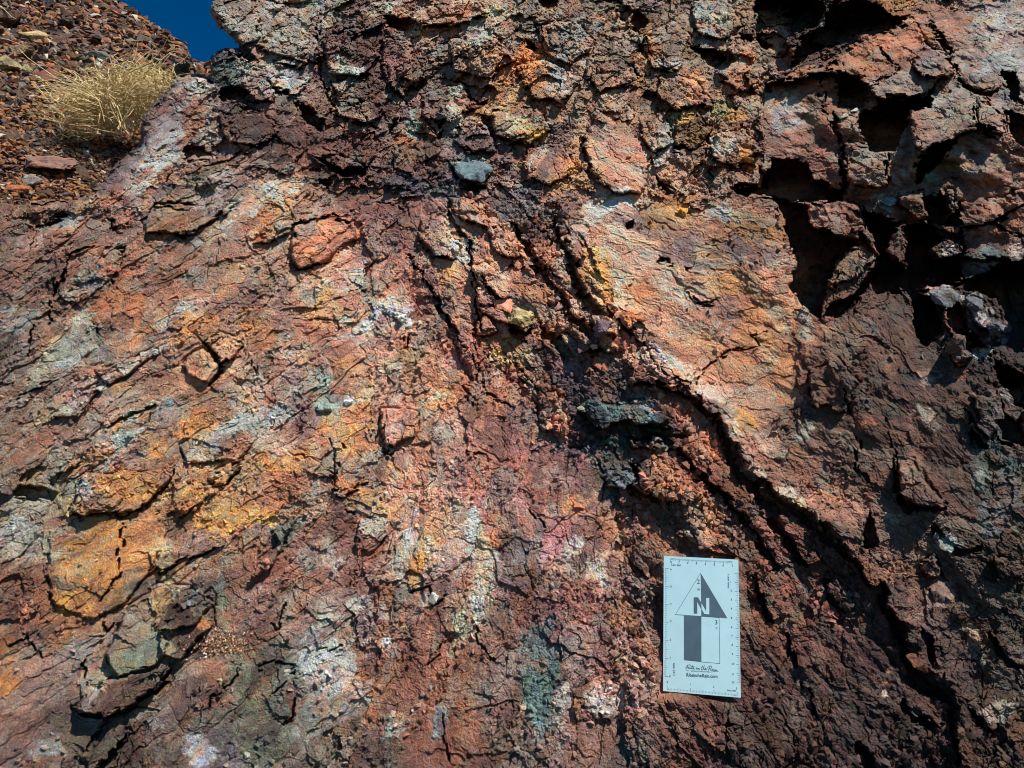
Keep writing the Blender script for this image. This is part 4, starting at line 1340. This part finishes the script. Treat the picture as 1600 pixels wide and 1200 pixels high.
# the larger stones of the scree, each one told apart
BIG = [
 (52, 64, 24, .55, 1.3, [(168, 146, 104), (138, 116, 84)], 'pale tan angular stone near the top left of the scree, below a dark block'),
 (22, 42, 34, .7, 1.2, [(84, 58, 46), (62, 44, 38)], 'large dark brown block at the left edge high on the scree'),
 (153, 98, 22, .6, 1.3, [(112, 112, 104), (92, 92, 84)], 'grey rounded stone on the scree just above the dry bush'),
 (14, 112, 24, .8, 1.1, [(142, 128, 92), (104, 94, 70)], 'yellowish cracked stone at the left edge of the scree, level with the bush top'),
 (42, 118, 17, .8, 1.0, [(150, 136, 92), (110, 96, 66)], 'small yellow green stone right beside the cracked yellowish stone'),
 (28, 90, 22, .6, 1.4, [(130, 108, 80), (96, 78, 60)], 'flat brown tan stone lying above the cracked yellowish stones'),
 (72, 128, 22, .8, 1.1, [(122, 76, 56), (92, 64, 54)], 'upright reddish brown stone left of the dry bush'),
 (106, 108, 17, .7, 1.2, [(96, 70, 62), (72, 54, 50)], 'dark purple brown stone between the upright stone and the bush'),
 (186, 80, 9, .9, .9, [(190, 172, 148), (150, 130, 110)], 'small pale cube shaped stone above the grey stone of the scree'),
 (206, 100, 16, .5, 1.5, [(112, 80, 70), (84, 60, 54)], 'purplish flat stone poking out behind the top of the bush'),
 (276, 68, 9, .7, 1.2, [(168, 112, 74), (120, 84, 60)], 'small orange brown stone on the crest against the blue sky'),
 (296, 92, 9, .7, 1.3, [(80, 62, 54), (62, 50, 48)], 'dark small stone at the lower end of the crest by the sky'),
 (325, 104, 11, .7, 1.3, [(170, 92, 56), (120, 70, 50)], 'orange red stone wedged between crest and the greenish rock'),
 (75, 268, 38, .35, 1.5, [(130, 92, 78), (104, 80, 72)], 'broad flat pinkish brown slab half buried at the foot of the scree'),
 (48, 288, 17, .6, 1.3, [(120, 116, 110), (96, 84, 76)], 'grey flat stone at the foot of the scree beside the broad slab'),
 (30, 300, 18, .5, 1.3, [(150, 92, 62), (104, 66, 50)], 'rusty brown stone at the left foot of the scree'),
 (98, 241, 4, .8, 1.0, [(96, 150, 142), (80, 130, 124)], 'tiny turquoise pebble at the foot of the scree above the slab'),
 (93, 280, 5, .7, 1.2, [(92, 134, 124), (80, 116, 110)], 'tiny grey green pebble lying on the broad slab'),
 (178, 233, 5, .7, 1.2, [(110, 148, 136), (90, 120, 112)], 'tiny green pebble just below the dry bush'),
 (50, 158, 6, .8, 1.0, [(190, 184, 172), (160, 150, 140)], 'small whitish stone left of the bush on the scree'),
 (160, 250, 15, .5, 1.5, [(86, 84, 84), (62, 60, 60)], 'dark grey flat stone below the bush near the purple slab'),
 (110, 310, 15, .5, 1.4, [(92, 74, 78), (82, 60, 60)], 'dark purple stone at the right foot of the scree'),
]
for k, (px, py, s_px, fl, el, cc, lab) in enumerate(BIG):
    z = float(hill_z(px, py)) ; p = hill_pt(px, float(hill_t(px, py))); sz = s_px * z / F
    o = rough_stone('stone', 300 + k, sz, cc, M_CHIP, 3 if s_px > 9 else 1, flat=fl, elong=el)
    p2 = p + HUP * sz * .30
    place(o, p2, HUP, r.uniform(-.4, .4)); tag(o, lab, 'stone')

# ------------------------------------------------------------------ dry bush and straws
def tubes(paths, rad, sides=3):
    """paths (n, k, 3), rad (n,) -> vertices, quads"""
    n, k, _ = paths.shape
    tg = np.gradient(paths, axis=1); tg /= np.linalg.norm(tg, axis=2, keepdims=True) + 1e-9
    ref = np.array([.31, .52, .79]); a = np.cross(tg, ref); a /= np.linalg.norm(a, axis=2, keepdims=True) + 1e-9; b_ = np.cross(tg, a)
    tp = np.linspace(1, .45, k)[None, :, None] * rad[:, None, None]
    rings = [paths + tp * (math.cos(2 * math.pi * j / sides) * a + math.sin(2 * math.pi * j / sides) * b_) for j in range(sides)]
    V_ = np.stack(rings, 2)                                    # n,k,sides,3
    ii = np.arange(n * k * sides).reshape(n, k, sides); jj = np.roll(ii, -1, 2)
    q = np.stack([ii[:, :-1], jj[:, :-1], jj[:, 1:], ii[:, 1:]], -1).reshape(-1, 4)
    return V_.reshape(-1, 3), q
def straw_mat(name, c1, c2):
    m, nt, p = new_mat(name, .75, .25); oi = nt.nodes.new('ShaderNodeTexNoise'); tc = nt.nodes.new('ShaderNodeTexCoord')
    oi.inputs['Scale'].default_value = 90; nt.links.new(tc.outputs['Object'], oi.inputs['Vector'])
    mx = nt.nodes.new('ShaderNodeMix'); mx.data_type = 'RGBA'; mx.inputs[6].default_value = (*s2l(c1), 1); mx.inputs[7].default_value = (*s2l(c2), 1)
    mr = nt.nodes.new('ShaderNodeMapRange'); mr.inputs[1].default_value = .35; mr.inputs[2].default_value = .65
    nt.links.new(oi.outputs[0], mr.inputs[0]); nt.links.new(mr.outputs[0], mx.inputs[0]); nt.links.new(mx.outputs[2], p.inputs['Base Color'])
    return m
M_STRAW = straw_mat('dry_straw', (186, 160, 104), (232, 212, 158)); M_STEM = straw_mat('dry_stem', (176, 142, 90), (222, 196, 146)); M_TWIG = straw_mat('bare_twig', (150, 124, 100), (190, 165, 140))
def cam_pt(px, py, z): return to_world(z * (px - 800) / F, z * (600 - py) / F, z)
BZ = float(hill_z(185, 215)) - .10; pxm = BZ / F
broot = bpy.data.objects.new('dry_bush', None); link(broot)
base = cam_pt(188, 205, BZ + .02); broot.location = base
tag(broot, 'round tangled dry straw coloured bush beside the purple slab under the sky', 'bush')
rb = np.random.default_rng(5)
cen = cam_pt(186, 160, BZ)
right = RV; upw = UV; dep = FV
n = 2000
d = rb.normal(size=(n, 3)); d /= np.linalg.norm(d, axis=1)[:, None]
rad_ = rb.uniform(.2, 1.0, n) ** .6 * (1 + .30 * fbm(d[:, 0] * 2.2 + 5, d[:, 1] * 2.2 + d[:, 2], 3, 3))
ax = np.stack([right * 92 * pxm, upw * 50 * pxm, dep * 60 * pxm])      # rows
tiltup = .34
pos = d * rad_[:, None]
P0 = cen + pos @ ax + (pos[:, 0:1] * 92 * pxm * tiltup) * upw
L = rb.uniform(10, 46, n) * pxm
dirn = rb.normal(size=(n, 3)) + (d @ np.stack([right, upw, dep])) * .12; dirn /= np.linalg.norm(dirn, axis=1)[:, None]
kk = 9; path = np.zeros((n, kk, 3)); path[:, 0] = P0 - dirn * L[:, None] * .5; cur = dirn.copy()
for j in range(1, kk):
    cur = cur + rb.normal(size=(n, 3)) * .60 - (path[:, j - 1] - cen) / (95 * pxm) * .35; cur /= np.linalg.norm(cur, axis=1)[:, None]
    path[:, j] = path[:, j - 1] + cur * (L / (kk - 1))[:, None]
V_, q_ = tubes(path - base, rb.uniform(.42, .78, n) * pxm)
mesh_np('twigs', V_, quads=q_, mat=M_STRAW, parent=broot)
for k_ in range(14):                                            # woody stems forking out of the base
    a_ = rb.uniform(-1.25, 1.25); l_ = rb.uniform(.5, 1.0); u_ = rb.normal() * 26; b2_ = rb.normal() * 14; pts3 = []
    for j in range(7):
        s_t = j / 6 * l_
        x_ = 188 + u_ + math.sin(a_) * 80 * s_t + b2_ * math.sin(3 * s_t); y_ = 206 - (math.cos(a_) * 88 * s_t + max(0, math.sin(a_)) * 26 * s_t) + 4 * math.cos(4 * s_t + k_)
        pts3.append(cam_pt(x_, y_, BZ - .06 + rb.normal() * .006 + .05 * math.sin(k_)))
    V_, q_ = tubes(np.array([pts3]) - base, np.array([rb.uniform(.6, 1.0) * pxm]), 5)
    mesh_np('stem', V_, quads=q_, mat=M_STEM, parent=broot)
# loose sprays reaching out to the left and over the top
sp_paths = []
for (x0, y0, x1, y1, m_) in ((150, 160, 62, 128, 46), (140, 175, 58, 168, 46), (150, 190, 84, 200, 30), (190, 130, 250, 96, 34), (140, 140, 75, 150, 40), (160, 140, 120, 108, 14), (210, 135, 285, 122, 26)):
    for _ in range(m_):
        a = np.array([x0 + rb.normal() * 14, y0 + rb.normal() * 10]); f_ = rb.uniform(.5, 1.05)
        b2 = a + (np.array([x1 - x0, y1 - y0]) + rb.normal(size=2) * 20) * f_
        pts3 = []
        off = rb.normal(size=2) * 8; zz = BZ - .04 + rb.normal() * .03
        for j in range(6):
            s = j / 5; c2 = a * (1 - s) + b2 * s + off * math.sin(math.pi * s) + rb.normal(size=2) * 1.0
            pts3.append(cam_pt(c2[0], c2[1], zz + .02 * s))
        sp_paths.append(pts3)
sp_paths = np.array(sp_paths)
V_, q_ = tubes(sp_paths - base, rb.uniform(.35, .6, len(sp_paths)) * pxm)
mesh_np('loose_twigs', V_, quads=q_, mat=M_STRAW, parent=broot)
for stm in ([(183, 166), (188, 180), (194, 196), (200, 209)], [(112, 124), (122, 130), (135, 138), (148, 150)], [(60, 128), (80, 125), (100, 130), (128, 140)], [(240, 96), (222, 104), (205, 112), (185, 122)], [(146, 148), (155, 160), (160, 175), (163, 190)]):
    pp = np.array([[cam_pt(x_, y_, BZ - .085) for x_, y_ in stm]]); V_, q_ = tubes(pp - base, np.array([1.15 * pxm]), 6)
    mesh_np('stem', V_, quads=q_, mat=M_STEM, parent=broot)
def twig_thing(name, lab, cat, branches, z, w, mat):
    root_ = cam_pt(branches[0][0][0], branches[0][0][1], z)
    vs = []; qs = []; n_ = 0
    for br_ in branches:
        pp = np.array([[cam_pt(x_, y_, z) for x_, y_ in br_]]); V_, q_ = tubes(pp - root_, np.array([w * z / F]), 6)
        vs.append(V_); qs.append(q_ + n_); n_ += len(V_)
    o = mesh_np(name, np.concatenate(vs), quads=np.concatenate(qs), mat=mat); o.location = root_; tag(o, lab, cat)
zt = float(hill_z(175, 108)) - .05
twig_thing('dead_twig', 'pale forked dead twig sticking up above the dry bush', 'twig', [[(177, 112), (175, 104), (173, 94), (170, 87), (165, 82)], [(176, 108), (181, 102), (178, 97), (184, 99), (191, 107)]], zt, 1.3, M_TWIG)
twig_thing('straw', 'long thin dry straw at the top left edge of the scree', 'straw', [[(-4, 6), (8, 16), (18, 26), (26, 30)]], float(hill_z(5, 20)) - .12, .7, M_STRAW)
twig_thing('straw', 'long thin dry straw slanting below the dark block at the left edge', 'straw', [[(-6, 58), (12, 62), (26, 67), (42, 74)]], float(hill_z(5, 65)) - .12, .7, M_STRAW)

# ------------------------------------------------------------------ loose material on the outcrop
r = np.random.default_rng(21)
items = []
yy0, xx0 = np.searchsorted(ys, -30), np.searchsorted(xs, -30); yy1, xx1 = np.searchsorted(ys, 1230), np.searchsorted(xs, 1630)
clump = sstep(-.15, .55, fbm(U / 55, V / 55, 81, 4) + .15 * n3)
dens = clump * np.clip(RU, .05, 1.3) * (sdS > 8)
m_ = (PX > 1025) & (PX < 1170) & (PY > 858) & (PY < 1102); dens[m_] = 0
tries = 0
while len(items) < 17000 and tries < 300000:
    tries += 1
    j = r.integers(yy0, yy1); i = r.integers(xx0, xx1)
    if r.random() > dens[j, i]: continue
    s_px = 1.5 + (5.6 if RU[j, i] > .7 else 3.6) * r.random() ** 2.2
    sz = s_px * .0008 * (1.0)
    c_ = CO[j, i] + WNw * sz * r.uniform(-.1, .5)
    items.append((c_, sz, WNw, .7, np.clip(lin[j, i] * r.uniform(.7, 1.35), .005, .8)))
tag(heap('rubble', items, M_CHIP), kind='stuff')
items = []
for k in range(900):                                            # gravel caught in the pocket low on the left
    px = 342 + r.normal() * 22; py = 1004 + r.normal() * 10 + abs(px - 342) * .1
    j = np.searchsorted(ys, py); i = np.searchsorted(xs, px); sz = (.8 + 1.5 * r.random() ** 3) * .0008
    cc = s2l([(170, 125, 85), (140, 96, 66), (190, 150, 110), (205, 190, 165), (120, 84, 62)][r.integers(5)])
    items.append((CO[j, i] + WNw * sz * r.uniform(.2, 1.6), sz, WNw, .7, cc))
tag(heap('gravel', items, M_CHIP), kind='stuff')

LOOSE = [
 (738, 268, 34, .42, 1.25, -.15, [(98, 116, 116), (82, 86, 88)], 'flat blue grey stone sitting just below the purple band at the centre top'),
 (815, 499, 21, .7, 1.05, .4, [(176, 154, 104), (134, 112, 76)], 'olive tan rounded stone casting shade above the split in the centre'),
 (786, 474, 15, .6, 1.3, -.8, [(206, 136, 108), (190, 118, 90)], 'pinkish block upslope of the olive tan stone'),
 (630, 497, 10, .8, 1.0, 1.2, [(238, 232, 220), (214, 200, 180)], 'small bright white stone in the pale patch left of the centre'),
 (545, 628, 8, .8, 1.1, .2, [(222, 230, 222), (190, 200, 192)], 'small white stone above the ochre patch at left centre'),
 (508, 636, 13, .6, 1.2, .2, [(140, 156, 142), (120, 130, 116)], 'small grey green stone left of the small white stone'),
 (904, 790, 8, .3, 1.3, -.2, [(190, 120, 82), (170, 104, 76)], 'thin orange chip in the middle of the purplish rubble'),
 (941, 512, 18, .75, 1.1, .5, [(112, 86, 92), (96, 72, 78)], 'grey purple stone lodged in the long dark fissure'),
 (912, 540, 17, .8, 1.1, .2, [(120, 84, 80), (96, 66, 64)], 'dark reddish stone left of the grey purple stone in the fissure'),
 (968, 538, 14, .8, 1.0, 1.3, [(150, 92, 76), (120, 76, 66)], 'red brown stone right of the grey purple stone in the fissure'),
 (940, 568, 14, .8, 1.1, .2, [(168, 100, 72), (136, 84, 68)], 'orange brown stone under the stones of the fissure'),
 (1479, 462, 22, .5, 1.35, -.15, [(104, 104, 106), (84, 74, 62)], 'pale blue grey stone topping the short column in the dark hollow at right'),
 (1490, 498, 19, .9, 1.0, .1, [(136, 86, 80), (110, 72, 66)], 'reddish block under the pale blue grey stone at right'),
 (1494, 538, 18, .9, 1.0, .8, [(112, 84, 74), (92, 70, 62)], 'lowest dull brown block of the short column at right'),
 (1526, 476, 15, .6, 1.4, -.9, [(92, 90, 94), (74, 68, 70)], 'narrow lilac grey stone slanting in the dark hollow at right'),
 (1556, 512, 15, .7, 1.1, -.5, [(86, 84, 88), (70, 64, 66)], 'lilac grey stone lower down the slanting row at right'),
 (1478, 851, 14, .7, 1.15, .1, [(140, 146, 136), (104, 96, 84)], 'pale mint cube shaped stone below the big dark brown slab'),
 (1461, 836, 7, .8, 1.1, .1, [(126, 124, 116), (104, 98, 90)], 'small pale pebble above the mint cube shaped stone'),
 (1592, 618, 20, .8, 1.0, .1, [(132, 126, 120), (96, 92, 88)], 'grey stone at the right edge beside the black hollow'),
 (1335, 172, 8, .6, 1.3, .2, [(172, 176, 172), (140, 140, 136)], 'small pale pebble on the ledge below the square hole top right'),
 (1320, 182, 7, .5, 1.6, .7, [(160, 150, 136), (130, 118, 104)], 'thin tan sliver beside the pale pebble top right'),
 (1390, 314, 13, .4, 1.3, -.2, [(124, 150, 142), (96, 110, 100)], 'flat grey green stone on the ledge under the blocky bluff'),
 (1068, 330, 11, .7, 1.2, .2, [(212, 150, 66), (190, 124, 46)], 'small bright orange stone on the ochre clump right of centre top'),
 (1168, 248, 10, .7, 1.2, .2, [(196, 136, 50), (170, 110, 44)], 'small golden stone among grey crumbs right of the brown leaf shaped block'),
 (675, 934, 10, .8, 1.0, .1, [(190, 192, 178), (160, 156, 140)], 'small pale grey stone in the red rubble low at the centre'),
 (1432, 1036, 14, .6, 1.2, -1.0, [(110, 70, 48), (84, 54, 42)], 'tan brown stone deep in the black cleft at lower right'),
 (1472, 924, 16, .5, 1.3, .5, [(118, 92, 82), (98, 74, 64)], 'greyish wedge shaped stone above the lower right cleft'),
]
for k, (px, py, s_px, fl, el, spin, cc, lab) in enumerate(LOOSE):
    h_, _ = Hat(px, py); j = np.searchsorted(ys, py); i = np.searchsorted(xs, px)
    hh = float(np.percentile(H[j - 8:j + 9, i - 8:i + 9], 70)); sz = s_px * .0008 * 1.05
    p = surf_point(px, py, hh + sz * 1000 * fl * .35)
    o = rough_stone('stone', 500 + k, sz, cc, M_CHIP, 3, flat=fl, elong=el)
    place(o, p, WNw + np.array([.1, 0, .25]), spin); tag(o, lab, 'stone')

# ------------------------------------------------------------------ scale card
CZ = [(175, 90), (710, 108), (728, 1108), (163, 1062)]       # its corners in the measuring frame
def homog(src, dst):
    A = []
    for (x, y), (u, v) in zip(src, dst):
        A.append([x, y, 1, 0, 0, 0, -u * x, -u * y, u]); A.append([0, 0, 0, x, y, 1, -v * x, -v * y, v])
    A = np.array(A); h = np.linalg.solve(A[:, :8], A[:, 8]); return np.append(h, 1).reshape(3, 3)
HM = homog(CZ, [(-CARD_W / 2, CARD_H / 2), (CARD_W / 2, CARD_H / 2), (CARD_W / 2, -CARD_H / 2), (-CARD_W / 2, -CARD_H / 2)])
cR = np.stack([cam2w(CARD_R[:, 0]), cam2w(CARD_R[:, 1]), -cam2w(CARD_R[:, 2])], 1)     # columns: right, up, towards viewer
cC = to_world(*CARD_C)
croot = bpy.data.objects.new('scale_card', None); link(croot)
croot.matrix_world = Matrix.Translation(Vector(cC)) @ Matrix(cR.tolist()).to_4x4()
tag(croot, 'pale blue white north arrow scale card with rulers resting on the red rubble', 'scale card')
M_CARD = plain('card_plastic', (190, 226, 230), .45, .4); M_INK = plain('dark_print', (78, 98, 110), .5, .4, 0, .7, 1.5); M_FINE = plain('fine_print', (96, 118, 128), .6, .3)
M_LIGHT = plain('unprinted', (190, 226, 230), .45, .4)
bm = bmesh.new()
nx_, ny_ = 8, 14; T_ = .0009; grid = {}
def bow(x, y): return .0006 * math.cos(x / CARD_W * math.pi) - .0004 * (y / CARD_H * 2) ** 2
for a in range(nx_ + 1):
    for b_ in range(ny_ + 1):
        x_ = -CARD_W / 2 + CARD_W * a / nx_; y_ = -CARD_H / 2 + CARD_H * b_ / ny_
        for k in (0, 1): grid[a, b_, k] = bm.verts.new((x_, y_, bow(x_, y_) - (T_ if k else 0)))
for a in range(nx_):
    for b_ in range(ny_):
        bm.faces.new([grid[a, b_, 0], grid[a + 1, b_, 0], grid[a + 1, b_ + 1, 0], grid[a, b_ + 1, 0]])
        bm.faces.new([grid[a, b_ + 1, 1], grid[a + 1, b_ + 1, 1], grid[a + 1, b_, 1], grid[a, b_, 1]])
rim = [(a, 0) for a in range(nx_ + 1)] + [(nx_, b_) for b_ in range(1, ny_ + 1)] + [(a, ny_) for a in range(nx_ - 1, -1, -1)] + [(0, b_) for b_ in range(ny_ - 1, 0, -1)]
for p_, q2 in zip(rim, rim[1:] + rim[:1]): bm.faces.new([grid[(*p_, 0)], grid[(*p_, 1)], grid[(*q2, 1)], grid[(*q2, 0)]])
me = bpy.data.meshes.new('card_sheet'); bm.to_mesh(me); bm.free(); me.materials.append(M_CARD)
o = link(bpy.data.objects.new('card_sheet', me)); o.parent = croot
class Print:
    def __init__(s): s.v = []; s.f = []
    def poly(s, p):
        n_ = len(s.v); s.v += list(p); s.f.append(list(range(n_, n_ + len(p))))
    def line(s, a, b_, w=2.2):
        a = np.array(a, float); b_ = np.array(b_, float); d_ = b_ - a; L_ = np.hypot(*d_)
        if L_ < 1e-6: return
        n_ = np.array([-d_[1], d_[0]]) / L_ * w / 2; s.poly([tuple(a + n_), tuple(b_ + n_), tuple(b_ - n_), tuple(a - n_)])
    def path(s, p, w=2.2):
        for a, b_ in zip(p[:-1], p[1:]): s.line(a, b_, w)
    def text(s, t, x, y, size, rot=0, bold=0, shear=0, width=None, align='CENTER'):
        cu = bpy.data.curves.new('t', 'FONT'); cu.body = t; cu.size = 1; cu.align_x = align; cu.align_y = 'CENTER'; cu.offset = bold; cu.shear = shear; cu.resolution_u = 2
        ob = bpy.data.objects.new('t', cu); link(ob); dg = bpy.context.evaluated_depsgraph_get(); m = bpy.data.meshes.new_from_object(ob.evaluated_get(dg))
        vs = np.array([v.co[:2] for v in m.vertices]); fx = size
        if width and len(vs): fx = width / (vs[:, 0].max() - vs[:, 0].min())
        n_ = len(s.v); c_, s_2 = math.cos(rot), math.sin(rot)
        for vx, vy in vs:
            X_, Y_ = vx * fx, -vy * size; s.v.append((x + X_ * c_ - Y_ * s_2, y + X_ * s_2 + Y_ * c_))
        s.f += [[i_ + n_ for i_ in p_.vertices] for p_ in m.polygons]
        bpy.data.objects.remove(ob); bpy.data.curves.remove(cu); bpy.data.meshes.remove(m)
    def build(s, name, mat, lift, parent):
        v = np.array(s.v); h = np.concatenate([v, np.ones((len(v), 1))], 1) @ HM.T; uv = h[:, :2] / h[:, 2:]
        co = [(x_, y_, bow(x_, y_) + lift) for x_, y_ in uv]
        m = bpy.data.meshes.new(name); m.from_pydata(co, [], s.f); m.update()
        b3 = bmesh.new(); b3.from_mesh(m)
        for f in b3.faces:
            if f.normal.z < 0: f.normal_flip()
        b3.to_mesh(m); b3.free(); m.materials.append(mat)
        ob = link(bpy.data.objects.new(name, m)); ob.parent = parent; return ob
A1 = Print(); A1.poly([(438, 208), (630, 530), (442, 518)]); A1.poly([(316, 514), (442, 518), (441, 848), (315, 836)])
A1.path([(438, 208), (255, 508), (316, 512)], 3); A1.path([(442, 518), (570, 526), (575, 858), (441, 848)], 3); A1.path([(255, 508), (442, 518)], 3)
arrow = A1.build('north_arrow', M_INK, .00012, croot)
Nn = Print(); Nn.poly([(388, 382), (412, 382), (412, 498), (388, 496)]); Nn.poly([(398, 382), (418, 382), (443, 424), (443, 466)])
ND = Nn.build('letter', M_INK, .00024, arrow)
Nn = Print(); Nn.poly([(476, 386), (499, 387), (499, 504), (476, 503)]); Nn.poly([(443, 424), (488, 503), (464, 502), (443, 466)])
Nn.build('letter', M_LIGHT, .00024, arrow)
A2 = Print()
A2.text('2', 422, 270, 44); A2.text('in', 424, 322, 26); A2.text('3', 550, 560, 44); A2.text('in', 552, 598, 20)
A2.build('arrow_size_marks', M_FINE, .0003, arrow)
L1 = Print()
sc_ = [  # handwriting, strokes in the measuring frame
 [(326, 893), (336, 880), (350, 870), (366, 868), (374, 874), (366, 884), (350, 887), (338, 888)], [(350, 872), (342, 888), (336, 902)], [(350, 888), (360, 898), (372, 896), (378, 886)],
 [(378, 886), (376, 897), (384, 895), (392, 878)], [(396, 868), (386, 898), (396, 895)], [(380, 880), (404, 878)], [(396, 893), (408, 888), (404, 884), (397, 892), (404, 900), (416, 896)],
 [(428, 886), (424, 899), (434, 892)], [(436, 900), (442, 888), (442, 900), (450, 888), (454, 900), (462, 895)], [(484, 870), (472, 902), (482, 898)], [(468, 882), (494, 880)],
 [(502, 868), (486, 903), (496, 890), (500, 902), (508, 896)], [(508, 896), (516, 890), (510, 888), (507, 898), (518, 902), (524, 897)],
 [(522, 898), (532, 882), (548, 872), (564, 872), (570, 880), (558, 888), (540, 892)], [(548, 876), (536, 908)], [(548, 890), (560, 904), (572, 900)],
 [(580, 892), (568, 896), (572, 906), (582, 892), (582, 906)], [(592, 894), (588, 908), (596, 904)], [(598, 910), (604, 896), (606, 909), (614, 897), (618, 910), (628, 906)]]
for st_ in sc_:
    L1.path([(325 + (x_ - 326) * .79, y_ + (x_ - 326) * .02) for x_, y_ in st_], 3.4)
L1.path([(330, 908), (350, 909)], 1.6); L1.path([(492, 922), (568, 912)], 1.6)
L1.text('DEFYING MOTHER NATURE', 430, 917, 13, .03, 0, 0, 130)
L1.text('RiteintheRain.com', 445, 948, 34, .045, .02, 0, 226)
L1.build('lettering', M_INK, .00014, croot)
def ruler(name, a, b_, n_, tick, big, nums, fn, lab=None):
    R_ = Print(); a = np.array(a, float); b_ = np.array(b_, float); t_ = np.array(tick, float)
    R_.line(a, b_, 1.4)
    for k in range(n_ + 1):
        p_ = a + (b_ - a) * k / n_; f_ = 1.0 if k % big == 0 else (.7 if k % (big // 2 or 1) == 0 else .45)
        R_.line(p_, p_ + t_ * f_, 1.6 if k % big else 2.4)
    ob = R_.build('ruler', M_FINE, .00012, croot)
    T2 = Print()
    for (x_, y_, s_t) in nums: T2.text(s_t, x_, y_, 20, fn, .02)
    if lab: T2.text(*lab)
    T2.build('numerals', M_INK, .00014, ob)
ruler('top', (224, 108), (664, 122), 70, (0, 22), 10, [(228, 136, '0'), (283, 137, '1'), (345, 138, '2'), (408, 140, '3'), (472, 144, '4'), (537, 147, '5'), (600, 150, '6'), (668, 154, '7')], 0, ('1:62 500', 260, 155, 15, .03, .02, 0, 70))
ruler('left', (184, 180), (176, 955), 60, (26, 0), 10, [(225, 185, '6'), (225, 308, '5'), (223, 432, '4'), (222, 556, '3'), (219, 690, '2'), (217, 820, '1'), (214, 955, '0')], 0, ('1:24 000', 243, 905, 15, -1.57, .02, 0, 90))
ruler('right', (708, 205), (722, 998), 60, (-26, 0), 5, [(656, 270, '1'), (658, 330, '2'), (659, 395, '3'), (660, 460, '4'), (661, 527, '5'), (662, 592, '6'), (664, 660, '7'), (665, 722, '8'), (667, 790, '9'), (669, 860, '10'), (670, 935, '11'), (672, 995, '12')], 0, ('1:50 000', 637, 262, 15, 1.57, .02, 0, 100))
ruler('bottom', (193, 1052), (702, 1093), 48, (0, -28), 16, [(195, 998, '0'), (360, 1012, '1'), (530, 1028, '2'), (698, 1040, '3')], 0, ('INCHES', 660, 1056, 14, .06, .02, 0, 62))
